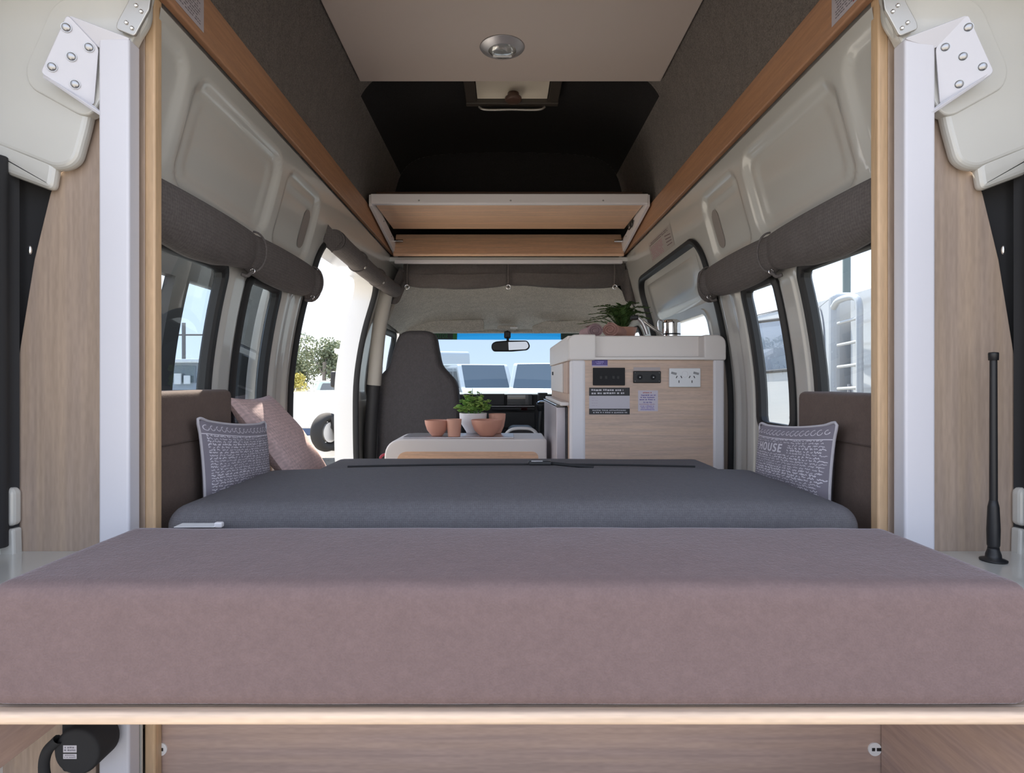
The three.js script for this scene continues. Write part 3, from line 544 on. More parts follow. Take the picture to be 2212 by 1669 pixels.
function scatter(name, label, a, b, c, d, th, mat, matBack, pipe) {
  const g = thing(name, label, 'cushion'), P = pillowGeo(a, b, c, d, th);
  mesh('front_cover', P.face, mat, g); mesh('back_cover', uvBox(P.back, 0.3), matBack, g);
  if (pipe) mesh('piping', tube(P.rim, 0.0035, 120, 6, true), pipe, g);
  return settle(g);
}
const greyCase = std(0.16, 0.15, 0.17, 0.95, { map: T.weave }), pipeMat = std(0.62, 0.59, 0.63, 0.8);
scatter('printed_cushion', 'grey printed scatter cushion leaning by the left backrest in front of the pink cushion', W(-0.672, -0.086, 1.318), W(-0.676, -0.122, 1.70), W(-0.664, -0.372, 1.72), W(-0.664, -0.345, 1.33), 0.062, new THREE.MeshStandardMaterial({ map: cushionPrint(3, false), roughness: 0.95 }), greyCase, pipeMat);
scatter('printed_cushion', 'grey printed scatter cushion leaning against the right backrest', W(0.722, -0.125, 1.70), W(0.712, -0.094, 1.29), W(0.704, -0.365, 1.30), W(0.706, -0.372, 1.71), 0.066, new THREE.MeshStandardMaterial({ map: cushionPrint(9, true), roughness: 0.95 }), greyCase, pipeMat);
scatter('pink_cushion', 'plain pink scatter cushion beside the open sliding door', W(-0.775, -0.046, 1.665), W(-0.775, -0.050, 1.975), W(-0.640, -0.350, 2.21), W(-0.615, -0.362, 1.83), 0.10, M.pink, M.pink, null);

// ------------------------------------------------------------ rolled blinds
function blindRoll(side, zA, zB, straps, label) { // gathered roll hanging from a line along the wall
  const g = thing('rolled_blind', label, 'blind');
  const bound = [zA, ...straps, zB].sort((p, q) => p - q);
  const sag = (z) => { let i = 0; while (i < bound.length - 2 && z > bound[i + 1]) i++; const t = clamp((z - bound[i]) / (bound[i + 1] - bound[i]), 0, 1); return Math.pow(Math.sin(Math.PI * t), 0.55); };
  mesh('fabric', uvBox(sheet(110, 22, (u, v) => { const z = mixf(zA, zB, u), s = sag(z), a = v * Math.PI * 2, top = 0.398, bot = 0.312 - 0.034 * s;
    const ch = (top + bot) / 2, rh = (top - bot) / 2, rx = 0.026 + 0.014 * s, dn = 0.5 - 0.5 * Math.sin(a);
    const wr = 1 + 0.08 * nz(z * 14 + side * 7, v * 6), x = wallHalf(ch + rh * Math.sin(a)) - rx - 0.004 + rx * Math.cos(a) * wr * (0.35 + 0.65 * dn);
    return W(XC + side * x, ch + rh * Math.sin(a) - 0.006 * dn * nz(z * 9, 3), z); }), 0.25, 'z'), M.blind, g);
  for (const z of straps) {
    const L = []; for (let k = 0; k <= 10; k++) { const a = (0.5 + k / 10 * 1.0) * Math.PI; L.push(W(XC + side * (wallHalf(0.35) - 0.040 + 0.036 * Math.cos(a)), 0.352 + 0.055 * Math.sin(a), z)); }
    mesh('strap', uvBox(tube(L, 0.003, 20, 6), 0.3), M.blind, g);
    const c = W(XC + side * (wallHalf(0.30) - 0.055), 0.298, z - 0.006); const ring = new THREE.TorusGeometry(0.006, 0.002, 8, 18); ring.translate(c.x, c.y, c.z); mesh('ring', ring, M.chrome, g);
    mesh('tie_end', uvBox(tube([c, c.clone().add(V(side * 0.01, -0.015, 0.01)), c.clone().add(V(side * 0.022, -0.012, 0.02))], 0.005, 10, 6), 0.3), M.blind, g);
  }
  return settle(g);
}
blindRoll(-1, 1.13, 2.215, [1.655, 2.17], 'dark grey rolled blind above the left windows');
blindRoll(1, 1.13, 2.235, [1.665, 2.17], 'dark grey rolled blind above the right windows');
{ // blind rolled up over the open sliding door
  const g = thing('rolled_blind', 'grey blind rolled tight above the open left sliding door', 'blind');
  const A = W(-0.640, 0.525, 2.262), B = W(-0.622, 0.505, 3.40), R = 0.042, d = B.clone().sub(A);
  const up = V(0, 1, 0), rt = V(1, 0, 0);
  mesh('roll', uvBox(sheet(50, 26, (u, v) => { const a = v * Math.PI * 2, r = R * (1 + 0.05 * nz(u * 14, Math.cos(a) * 2, Math.sin(a) * 2)); return A.clone().addScaledVector(d, u).addScaledVector(up, r * Math.sin(a) * 0.95 - 0.012 * Math.sin(u * Math.PI)).addScaledVector(rt, r * Math.cos(a)); }), 0.25, 'z'), M.blind, g);
  const sp = []; for (let k = 0; k <= 60; k++) { const a = k / 60 * Math.PI * 5, r = 0.006 + 0.034 * k / 60; sp.push(A.clone().add(V(r * Math.cos(a), r * Math.sin(a), 0.002))); }
  mesh('spiral_edge', tube(sp, 0.0026, 90, 6), M.blind, g);
  const cap = new THREE.CircleGeometry(R * 0.97, 24); cap.translate(A.x, A.y, A.z + 0.001); mesh('end', uvBox(cap, 0.25), M.blind, g);
  mesh('flap', uvBox(slab(pxs([[699, 520], [708, 484], [722, 500], [738, 520], [716, 545]], 2.255), 2.258, 2.261, { bevel: 0 }), 0.25), M.blind, g);
  for (const u of [0.30, 0.62]) { const c = A.clone().addScaledVector(d, u), L = []; for (let k = 0; k <= 14; k++) { const a = k / 14 * Math.PI * 2; L.push(c.clone().add(V(1.06 * R * Math.cos(a), 1.06 * R * Math.sin(a) - 0.008, 0))); } mesh('strap', uvBox(tube(L, 0.0035, 28, 6), 0.3), M.blind, g); const s = new THREE.SphereGeometry(0.007, 10, 8); s.translate(c.x + R * 0.75, c.y - R * 0.8, c.z + 0.004); mesh('press_stud', s, M.zinc, g); }
  settle(g);
}
{ // curtain gathered over the cab
  const g = thing('cab_curtain', 'brown-grey curtain gathered in two swags above the cab', 'curtain');
  const Z = 3.45, x0 = xAt(872, Z), x1 = xAt(1350, Z), xm = xAt(1098, Z);
  for (const [a, b, sd] of [[x0, xm, 1], [xm, x1, 2]])
    mesh('swag', uvBox(sheet(50, 20, (u, v) => { const x = mixf(a, b, u), s = Math.pow(Math.sin(Math.PI * clamp(u, 0, 1)), 0.5), top = 0.672, bot = 0.552 - 0.028 * s + 0.008 * nz(u * 6, sd * 5), an = v * Math.PI * 2, ch = (top + bot) / 2, rh = (top - bot) / 2, rz = 0.02 + 0.022 * s;
      const fold = 0.010 * nz(u * 4 + v * 3 + sd * 9, v * 7) + 0.006 * Math.sin((u * 3 - v * 2) * 6); return W(x, ch + rh * Math.sin(an), Z - rz * Math.cos(an) * (1 + 0.2 * Math.sin(-an)) - fold * Math.max(0, Math.cos(an))); }), 0.25, 'x'), M.blind, g);
  for (const [px, py] of [[882, 1], [1098, 0], [1325, 1]]) { const x = xAt(px, Z);
    mesh('strap', uvBox(tube([W(x, 0.672, Z - 0.036), W(x, 0.61, Z - 0.046), W(x, 0.545, Z - 0.038), W(x, 0.53, Z - 0.01)], 0.006, 16, 6), 0.3), M.blind, g);
    const ring = new THREE.TorusGeometry(0.012, 0.003, 8, 18); ring.translate(x, EY + 0.525, -(Z - 0.045)); mesh('ring', ring, M.chrome, g); }
  for (const s of [-1, 1]) mesh('side_tail', uvBox(sheet(8, 20, (u, v) => W(mixf(s < 0 ? x0 - 0.02 : x1 - 0.075, s < 0 ? x0 + 0.055 : x1 + 0.02, u) + s * v * 0.075, 0.64 - 0.19 * v - 0.02 * Math.sin(u * 3), Z - 0.02 - 0.012 * Math.sin(u * 9 + v * 4))), 0.25), M.blind, g);
  settle(g);
}
// ------------------------------------------------------------ roof bed, ceiling panel, dome light, vent
{ const g = thing('roof_bed_boards', 'folded roof bed of two timber boards with white aluminium edges above the cab', 'roof bed');
  const pA = mesh('upper_board', uvBox(slab(rect(XC - 0.618, XC + 0.618, 0, 0.018), 0, 0.46, { bevel: 0.002 }).translate(0, 0, 0), 0.6, 'x'), M.beech, g);
  pA.geometry.translate(0, -EY, 0); pA.rotation.x = 0; pA.position.copy(W(0, 0.808, 2.765));
  const e = mesh('front_edge', uvBox(block(XC - 0.632, XC + 0.632, 0.800, 0.846, 2.735, 2.765, 0.005, 3), 0.5), M.aluWhite, g, 'white aluminium edge profile');
  for (const px of [905, 1103, 1303]) { const c = at(px, 433, 2.733), s = new THREE.SphereGeometry(0.0045, 8, 6); s.scale(1, 0.8, 0.5); s.translate(c.x, c.y, c.z); mesh('screw', s, M.screw, e); }
  const lo = new RoundedBoxGeometry(1.262, 0.162, 0.018, 2, 0.004), lp = W(XC, 0.745, 3.335); lo.rotateX(-0.62); lo.translate(lp.x, lp.y, lp.z);
  mesh('lower_board', uvBox(lo, 0.6, 'x'), M.beech, g);
  mesh('lower_edge', uvBox(block(XC - 0.640, XC + 0.640, 0.652, 0.674, 3.37, 3.40, 0.004, 3), 0.5), M.aluWhite, g, 'white aluminium lower edge');
  for (const s of [-1, 1]) {
    const arm = mesh('side_arm', uvBox(sideSlab([[2.74, 0.79], [2.74, 0.842], [2.80, 0.842], [3.36, 0.760], [3.42, 0.71], [3.40, 0.69], [3.32, 0.70]], XC + s * 0.625, XC + s * 0.640, { bevel: 0.002 }), 0.5), M.aluWhite, g, 'white metal side arm');
    for (const [z, h] of [[2.83, 0.815], [3.0, 0.79], [3.2, 0.762]]) { const c = W(XC + s * 0.6245, h, z), q = new THREE.SphereGeometry(0.004, 8, 6); q.translate(c.x, c.y, c.z); mesh('rivet', q, M.screw, arm); }
    mesh('hinge_bolt', rod(W(XC + s * 0.625, 0.755, 3.28), W(XC + s * 0.575, 0.755, 3.28), 0.008, 12), M.chrome, g);
    if (s > 0) { const L = []; for (let k = 0; k <= 24; k++) { const a = k / 24 * Math.PI * 4; L.push(W(XC + 0.619 - 0.001 * k / 24, 0.785 + 0.014 * Math.sin(a), 3.0 + 0.02 * Math.cos(a) + 0.004 * k)); } mesh('coil_spring', tube(L, 0.003, 80, 6), M.black, g); }
  }
  mesh('rear_panel', uvBox(block(XC - 0.62, XC + 0.62, 0.848, 0.875, 2.80, 2.815, 0.003), 0.6, 'x'), std(0.10, 0.05, 0.03, 0.5, { map: T.wood }), g, 'dark brown panel behind the boards');
  settle(g);
}
{ const Zf = 2.322; const p = tag(mesh('ceiling_panel', uvBox(block(XC - 0.580, XC + 0.580, 1.150, 1.166, 1.05, Zf, 0.003), 0.5)), 'flat taupe ceiling panel carrying the round light', 'panel'); p.material = M.ceilPanel;
  const g = thing('dome_light', 'round brushed metal dome light, unlit, on the taupe ceiling panel', 'light');
  const c = W(xAt(1085, 1.15 * F / (CY - 102)), 1.150, 1.15 * F / (CY - 102));
  mesh('rim', lathe([[0.048, -0.014], [0.060, -0.010], [0.076, -0.003], [0.078, 0], [0, 0]], c, 48), M.alu, g);
  mesh('lens', lathe([[0, -0.026], [0.02, -0.0255], [0.036, -0.022], [0.0485, -0.0135], [0.0485, -0.010]], c, 40), phy(0.55, 0.56, 0.56, 0.15, { clearcoat: 1, metalness: 0.55 }), g);
  mesh('switch_bar', uvBox(boxAt(0.066, 0.006, 0.012, V(c.x, c.y - 0.0235, c.z - 0.012), 0.002), 0.5), M.whitePlastic, g);
  settle(g);
  const v = thing('roof_vent', 'cream roof vent with a brown knob and a grab bar beyond the ceiling panel', 'vent');
  const hv = 1.235, z0 = 2.34, z1 = hv * F / (CY - 213), xa = xAt(1031, z1), xb = xAt(1182, z1) ;
  mesh('dome', uvBox(sheet(20, 16, (u, w2) => { const U = u * 2 - 1, Q = w2 * 2 - 1; return W(mixf(xa, xb, u), hv + 0.02 * (1 - Math.pow(U, 6)) * (1 - Math.pow(Q, 6)), mixf(z0, z1, w2)); }), 0.5), std(0.82, 0.74, 0.62, 0.35), v, 'cream plastic vent cover');
  mesh('frame', [block(xa - 0.05, xa - 0.004, hv - 0.012, hv + 0.03, z0, z1 + 0.03, 0.004), block(xb + 0.004, xb + 0.05, hv - 0.012, hv + 0.03, z0, z1 + 0.03, 0.004), block(xa - 0.05, xb + 0.05, hv - 0.022, hv + 0.03, z1, z1 + 0.03, 0.004)].map((q) => uvBox(q, 0.5)), std(0.06, 0.05, 0.042, 0.5), v, 'dark frame');
  const kz = z1 - 0.012, kn = W((xa + xb) / 2 + 0.004, hv - 0.030, kz - 0.03);
  mesh('knob', lathe([[0, -0.002], [0.030, -0.002], [0.036, 0.004], [0.036, 0.014], [0.026, 0.02], [0.024, 0.034], [0, 0.034]], kn, 28), std(0.11, 0.06, 0.045, 0.4), v);
  const hb = hAt(236, z1 + 0.02), xl = xAt(1040, z1), xr = xAt(1172, z1);
  mesh('grab_bar', tube([W(xl - 0.012, hb + 0.012, z1 + 0.02), W(xl + 0.004, hb, z1 + 0.018), W((xl + xr) / 2, hb - 0.002, z1 + 0.018), W(xr - 0.004, hb, z1 + 0.018), W(xr + 0.012, hb + 0.012, z1 + 0.02)], 0.0055, 40, 8), M.zinc, v);
  settle(v);
}
{ // printed labels stuck to the rail and to the right wall
  const lt = (red) => canvasTex(96, 128, (x, w, h) => { x.fillStyle = '#b9b3bb'; x.fillRect(0, 0, w, h); const r = rng(31); print.rows(x, r, 8, 10, 80, 108, 12, '#55505a', 0.35); if (red) { x.fillStyle = '#8a2c3c'; x.fillRect(60, 100, 28, 20); } });
  const mk = (side, z0, z1, label) => { const g = new THREE.PlaneGeometry(z1 - z0, 0.085); g.rotateY(side < 0 ? Math.PI / 2 : -Math.PI / 2); const p = W(XC + side * 0.6492, 0.765, (z0 + z1) / 2); g.translate(p.x, p.y, p.z); const o = tag(mesh('rail_label', g, new THREE.MeshStandardMaterial({ map: lt(side > 0), roughness: 0.5 })), label, 'label'); return o; };
  mk(-1, 1.125, 1.255, 'pale printed label on the left timber rail near the top edge'); mk(1, 1.115, 1.235, 'pale printed label with a red corner on the right timber rail');
  const wt = canvasTex(160, 128, (x, w, h) => { x.fillStyle = '#a9a29c'; x.fillRect(0, 0, w, h); const r = rng(41); print.rows(x, r, 6, 8, 146, 20, 2, '#4d3a3f', 0.5); print.rows(x, r, 6, 36, 92, 84, 9, '#a5677a', 0.4); x.strokeStyle = '#55343c'; x.lineWidth = 4; for (let k = 0; k < 4; k++) { x.beginPath(); x.moveTo(112 + r() * 10, 42 + k * 20); x.lineTo(150, 46 + k * 19 + r() * 8); x.stroke(); } });
  tag(mesh('warning_sticker', sheet(8, 8, (u, v) => onWall(1, mixf(2.52, 2.90, 1 - u), mixf(0.565, 0.655, v), -0.0012)), new THREE.MeshStandardMaterial({ map: wt, roughness: 0.5 })), 'pale pink printed sticker on the right wall above the closed sliding door', 'sticker');
}
// ------------------------------------------------------------ kitchen cabinet
const KZ = 2.2, kx = (px) => xAt(px, KZ), kh = (py) => hAt(py, KZ);
{ const g = thing('kitchen_cabinet', 'oak kitchen cabinet with white corner posts, moulded top, sockets and stickers', 'cabinet');
  const x0 = kx(1232), x1 = kx(1566), top = kh(775);
  mesh('end_panel', uvBox(block(kx(1262), kx(1545), -0.75, top, KZ + 0.006, KZ + 0.024, 0.002), 0.5, 'x'), M.kitchenOak, g, 'oak end panel with level grain');
  mesh('corner_post', uvBox(block(x0, kx(1266), -0.75, top, KZ, KZ + 0.05, 0.014, 4), 0.5), M.aluWhite, g, 'white rounded corner post');
  mesh('corner_post', uvBox(block(kx(1541), x1, -0.75, top, KZ, KZ + 0.05, 0.010, 4), 0.5), M.aluWhite, g, 'white rounded corner post');
  mesh('side_panel', uvBox(block(x0 + 0.004, x0 + 0.020, -0.75, top + 0.01, KZ + 0.05, 3.12, 0.002), 0.5, 'y'), M.kitchenOak, g);
  mesh('far_panel', uvBox(block(x0 + 0.004, x1 - 0.02, -0.75, top, 3.10, 3.12, 0.002), 0.5, 'y'), M.kitchenOak, g);
  // moulded bench top with a bay in its near end
  const tp = mesh('bench_top', uvBox(slab([[kx(1229), kh(778)], [kx(1287), kh(778)], [kx(1287), kh(722)], [kx(1228), kh(722), 0.03]], KZ - 0.006, KZ + 0.075, { r: 0.003, bevel: 0.006, seg: 3 }), 0.5), M.tub, g, 'white moulded bench top');
  mesh('end_block', uvBox(slab([[kx(1520), kh(778)], [kx(1568), kh(778)], [kx(1568), kh(723), 0.055], [kx(1520), kh(723)]], KZ - 0.006, KZ + 0.075, { r: 0.003, bevel: 0.006, seg: 3 }), 0.5), M.tub, tp);
  mesh('bay_back', uvBox(block(kx(1284), kx(1523), kh(770), kh(723), KZ + 0.060, KZ + 0.075, 0.004), 0.5), M.tub, tp);
  mesh('bay_floor', uvBox(block(kx(1284), kx(1523), kh(777), kh(771), KZ - 0.006, KZ + 0.07, 0.002), 0.5), M.tub, tp);
  mesh('top_slab', uvBox(block(kx(1230), x1, kh(728), kh(722), KZ + 0.065, 3.13, 0.003), 0.5), M.tub, tp);
  mesh('left_return', uvBox(sideSlab([[KZ + 0.07, kh(778)], [KZ + 0.07, kh(724)], [3.13, kh(724)], [3.13, kh(778)]], kx(1229), kx(1229) + 0.016, { bevel: 0.004 }), 0.5), M.tub, tp);
  // side cupboard door facing the aisle
  const cd = mesh('cupboard_door', uvBox(block(x0 - 0.010, x0 + 0.003, -0.052, 0.066, KZ + 0.215, 2.98, 0.003), 0.5), M.tub, g, 'pale cupboard door facing the aisle');
  mesh('latch', uvBox(boxAt(0.004, 0.016, 0.035, W(x0 - 0.012, 0.03, 2.86), 0.001), 0.5), M.black, cd);
  mesh('timber_jamb', uvBox(block(x0 - 0.004, x0 + 0.004, -0.052, 0.068, KZ + 0.06, KZ + 0.21, 0.002), 0.5, 'y'), M.kitchenOak, g);
  mesh('worktop_ledge', uvBox(block(x0 - 0.030, x0 + 0.003, -0.098, -0.084, KZ + 0.06, 3.10, 0.004), 0.5), M.tub, g, 'narrow pale ledge over the fridge');
  // electrical plates
  const plate = (name, label, a, b, c, d, mat, th = 0.008, r = 0.002) => mesh(name, uvBox(block(kx(a), kx(b), kh(d), kh(c), KZ + 0.006 - th, KZ + 0.006, r, 3), 0.5), mat, g, label);
  const zf = KZ - 0.0025;
  const sw = plate('socket_panel', 'black twin socket panel', 1281, 1350, 794, 832, M.blackMatte);
  for (const px of [1298, 1309, 1325, 1335]) { const c = at(px, 815, KZ), q = boxAt(0.010, 0.012, 0.002, W(xAt(px, KZ), kh(815), zf), 0.0008); mesh('socket_hole', q, M.rubber, sw); }
  const us = plate('usb_panel', 'black rounded plate with two pale outlets', 1368, 1428, 801, 827, M.black, 0.007, 0.010);
  for (const px of [1382, 1411]) { const o = lathe([[0, 0], [0.009, 0], [0.0095, 0.002], [0.006, 0.003], [0, 0.003]], V(0, 0, 0), 20); o.rotateX(Math.PI / 2); const c = W(kx(px), kh(814), KZ - 0.0016); o.translate(c.x, c.y, c.z); mesh('outlet', o, M.blackMatte, us); const s = new THREE.SphereGeometry(0.0024, 8, 6); s.translate(c.x, c.y - 0.001, c.z + 0.003); mesh('lamp_pip', s, M.whitePlastic, us); }
  for (const [px, py] of [[1372, 805], [1424, 805], [1372, 823], [1424, 823]]) { const s = new THREE.SphereGeometry(0.0022, 6, 5), c = W(kx(px), kh(py), KZ - 0.001); s.translate(c.x, c.y, c.z); mesh('screw', s, M.screw, us); }
  const po = plate('power_outlet', 'white double power outlet', 1445, 1513, 795, 836, M.whitePlastic, 0.010, 0.003);
  for (const cx of [1466, 1494]) for (const [dx, dy, rz] of [[-5, -3, 0.5], [5, -3, -0.5], [0, 7, 0]]) { const q = new THREE.BoxGeometry(0.0028, 0.009, 0.001); q.rotateZ(-rz); const c = W(kx(cx + dx), kh(817 + dy), KZ - 0.0044); q.translate(c.x, c.y, c.z); mesh('slot', q, M.black, po); }
  for (const cx of [1455, 1503]) { const q = new RoundedBoxGeometry(0.020, 0.008, 0.003, 2, 0.001); q.rotateZ(cx < 1480 ? -0.25 : -0.25); const c = W(kx(cx), kh(806), KZ - 0.0045); q.translate(c.x, c.y, c.z); mesh('switch', q, M.greyPlastic, po); }
  { const q = new THREE.TorusGeometry(0.011, 0.0006, 6, 28), c = W(kx(1479), kh(808), KZ - 0.0042); q.translate(c.x, c.y, c.z); mesh('ring_mark', q, M.aluWhite, po); }
  // stickers
  const sticker = (label, a, b, c, d, tex) => { const q = new THREE.PlaneGeometry(kx(b) - kx(a), kh(c) - kh(d)), p = W((kx(a) + kx(b)) / 2, (kh(c) + kh(d)) / 2, KZ + 0.0053); q.translate(p.x, p.y, p.z); mesh('sticker', q, new THREE.MeshStandardMaterial({ map: tex, roughness: 0.5 }), g, label); };
  sticker('black and white instruction sticker', 1273, 1361, 837, 895, canvasTex(352, 232, (x, w, h) => { x.fillStyle = '#c4bfc7'; x.fillRect(0, 0, w, h); x.fillStyle = '#26262a'; x.fillRect(0, 0, w, 70); x.fillRect(0, 182, w, 50); const r = rng(51); print.rows(x, r, 14, 8, 324, 56, 2, '#c9c6cc', 0.5); print.rows(x, r, 14, 188, 324, 38, 2, '#b5b2b8', 0.5); print.rows(x, r, 20, 84, 60, 86, 4, '#b3a9b8', 0.2); }));
  sticker('small white printed notice', 1379, 1422, 843, 888, canvasTex(172, 180, (x, w, h) => { x.fillStyle = '#c9c0cb'; x.fillRect(0, 0, w, h); const r = rng(52); print.rows(x, r, 40, 12, 92, 16, 1, '#b06a66', 0.55); print.rows(x, r, 12, 34, 148, 56, 3, '#6a5d9a', 0.45); print.rows(x, r, 40, 96, 92, 16, 1, '#6a5d9a', 0.5); print.rows(x, r, 8, 114, 156, 14, 1, '#a07a92', 0.4); print.rows(x, r, 20, 130, 130, 44, 3, '#7a6ab0', 0.45); }));
  sticker('small purple sticker', 1279, 1313, 777, 791, canvasTex(136, 60, (x, w, h) => { x.fillStyle = '#5a4c8e'; x.fillRect(0, 0, w, h); x.fillStyle = '#b7aed0'; x.fillRect(0, 50, w, 10); const r = rng(53); print.rows(x, r, 34, 10, 72, 32, 2, '#9c90c8', 0.6); }));
  sticker('narrow white label', 1369, 1427, 793, 800, canvasTex(232, 28, (x, w, h) => { x.fillStyle = '#b3a8a8'; x.fillRect(0, 0, w, h); }));
  settle(g);
}
{ // fridge under the aisle ledge
  const g = thing('fridge', 'low fridge with a brushed silver door at the side of the kitchen cabinet', 'fridge');
  const x0 = kx(1232);
  mesh('door', uvBox(block(x0 - 0.037, x0 + 0.000, -0.70, -0.106, 2.36, 3.09, 0.004), 0.5), std(0.62, 0.58, 0.62, 0.32, { metalness: 0.35, roughness: 0.35 }), g, 'brushed silver door');
  mesh('top_rim', uvBox(block(x0 - 0.040, x0 + 0.002, -0.106, -0.0985, 2.35, 3.10, 0.002), 0.5), M.blackGloss, g);
  mesh('door_gasket', uvBox(block(x0 - 0.0, x0 + 0.004, -0.70, -0.106, 2.32, 3.08, 0.001), 0.5), M.black, g);
  settle(g);
}
const BT = kh(722);                                          // height of the bench top
{ // rolled towels
  const roll = (label, mat, c, R, L, axis, seed) => {
    const g = thing('rolled_towel', label, 'towel');
    const q = new THREE.Quaternion().setFromUnitVectors(V(0, 0, 1), axis.clone().normalize()), to = (v) => v.applyQuaternion(q).add(c);
    const rad = (t) => R * (0.12 + 0.88 * t), turns = 3.2;
    mesh('roll', uvBox(sheet(28, 90, (u, v) => { const a = v * Math.PI * 2 * turns + 0.6, r = rad(v) * (1 + 0.04 * nz(v * 18 + seed, u * 3)); return to(V(r * Math.cos(a) * 1.14, r * Math.sin(a) * 0.92, mixf(-L / 2, L / 2, u))); }), 0.12), mat, g);
    const inner = []; for (let k = 0; k <= 110; k++) { const t = k / 110, a = t * Math.PI * 2 * turns + 0.6, r = rad(t) * 0.985; inner.push(to(V(r * Math.cos(a) * 1.14, r * Math.sin(a) * 0.92, L / 2))); }
    mesh('hem', tube(inner, R * 0.095, 150, 6), mat, g);
    const cap = new THREE.CircleGeometry(R * 0.95, 24); cap.scale(1.1, 0.9, 1); cap.translate(0, 0, L / 2 - 0.006); cap.applyQuaternion(q); cap.translate(c.x, c.y, c.z); mesh('fold', uvBox(cap, 0.12), mat, g);
    return settle(g); };
  const towelPink = std(0.88, 0.50, 0.43, 0.95, { map: T.suede, bumpMap: T.carpetBump, bumpScale: 0.002 }), towelMauve = std(0.82, 0.56, 0.60, 0.95, { map: T.suede, bumpMap: T.carpetBump, bumpScale: 0.003 });
  const Zt = 2.36;
  roll('salmon pink rolled towel lying right of the mauve towel on the kitchen bench', towelPink, W(xAt(1334, Zt), BT + 0.0285, Zt + 0.06), 0.030, 0.17, V(-0.42, 0, 1), 2);
  roll('mauve rolled towel with a speckled end lying left of the salmon towel', towelMauve, W(xAt(1278, Zt), BT + 0.026, Zt + 0.05), 0.028, 0.14, V(0.15, 0, 1), 5);
}
{ // fern in a small pale pot
  const g = thing('potted_fern', 'dark green fern spreading behind the rolled towels', 'plant');
  const Z = 2.62, base = W(xAt(1345, Z), BT, Z);
  mesh('pot', lathe([[0, 0], [0.045, 0], [0.06, 0.055], [0.063, 0.06], [0.056, 0.06], [0.052, 0.05], [0, 0.045]], base, 28), M.terracottaLight, g);
  const r = rng(8), leaf = std(0.055, 0.115, 0.025, 0.7), stem = std(0.09, 0.14, 0.04, 0.7);
  const dirs = []; for (let k = 0; k < 22; k++) dirs.push([r() * Math.PI * 2, 0.07 + r() * 0.09, 0.05 + r() * 0.07]);
  dirs.push([Math.PI * 0.96, 0.20, 0.03], [Math.PI * 1.04, 0.17, 0.045], [0.2, 0.11, 0.10], [2.0, 0.08, 0.10], [Math.PI * 0.9, 0.16, 0.07], [1.6, 0.05, 0.11], [Math.PI * 1.1, 0.14, 0.06], [Math.PI * 0.84, 0.13, 0.09]);
  for (const [a, len, up] of dirs) {
    const tip = V(Math.cos(a) * len, 0.045 + up, Math.sin(a) * len * 0.7), mid = V(Math.cos(a) * len * 0.45, 0.06 + up * 0.85, Math.sin(a) * len * 0.3), cv = new THREE.CatmullRomCurve3([V(0, 0.045, 0).add(base), mid.add(base), tip.add(base)]);
    const parts = []; for (let k = 3; k <= 22; k++) { const t = k / 22, p = cv.getPoint(t), tg = cv.getTangent(t), sd = tg.clone().cross(V(0, 1, 0)).normalize(), l = 0.030 * Math.sin(Math.PI * (0.12 + 0.86 * t)) + 0.004;
      for (const s of [-1, 1]) { const e = p.clone().addScaledVector(sd, s * l).addScaledVector(tg, l * 0.5).add(V(0, -0.003 + r() * 0.006, 0)), w = tg.clone().multiplyScalar(0.0048), tri = new THREE.BufferGeometry(); const m = p.clone().lerp(e, 0.5); const A = [p, m.clone().add(w), e, p, e, m.clone().sub(w)]; tri.setAttribute('position', new THREE.Float32BufferAttribute(A.flatMap((q) => [q.x, q.y, q.z]), 3)); tri.computeVertexNormals(); parts.push(tri); } }
    const fr = mesh('frond', parts, leaf, g); mesh('stalk', new THREE.TubeGeometry(cv, 10, 0.0012, 5), stem, fr);
  }
  settle(g);
}
{ // folding tap and kettle
  const g = thing('kitchen_tap', 'chrome folding tap lying slantwise on the kitchen bench', 'tap'); const Z = 2.42, p = (px, py) => { const v = at(px, py, Z); return v; };
  mesh('spout', tube([p(1368, 682), p(1384, 690), p(1404, 704), p(1432, 723)], 0.0065, 30, 10), M.chrome, g);
  mesh('lever', tube([p(1374, 684), p(1386, 694), p(1394, 710), p(1398, 722)], 0.008, 24, 10), M.alu, g);
  mesh('head', uvBox(boxAt(0.03, 0.018, 0.03, p(1370, 686), 0.006), 0.5), M.black, g);
  mesh('base', lathe([[0, 0], [0.022, 0], [0.022, 0.006], [0.012, 0.01], [0, 0.01]], V(p(1398, 0).x, EY + BT, -Z), 24), M.chrome, g);
  settle(g);
  const k = thing('steel_canister', 'polished steel canister standing behind the tap', 'canister'); const Zk = 2.5, c = V(xAt(1450, Zk), EY + BT, -Zk), top = hAt(690, Zk) - BT;
  mesh('body', lathe([[0, 0], [0.036, 0], [0.037, 0.004], [0.037, top - 0.016], [0.034, top - 0.006], [0.026, top - 0.001], [0, top]], c, 36), M.chrome, k);
  mesh('band', lathe([[0.0374, 0.020], [0.0378, 0.021], [0.0378, 0.025], [0.0374, 0.026]], c, 36), M.black, k);
  mesh('handle', tube([V(c.x - 0.034, c.y + top - 0.006, c.z), V(c.x - 0.052, c.y + top - 0.002, c.z), V(c.x - 0.05, c.y + 0.03, c.z), V(c.x - 0.036, c.y + 0.012, c.z)], 0.0035, 20, 8), M.chrome, k);
  settle(k);
}
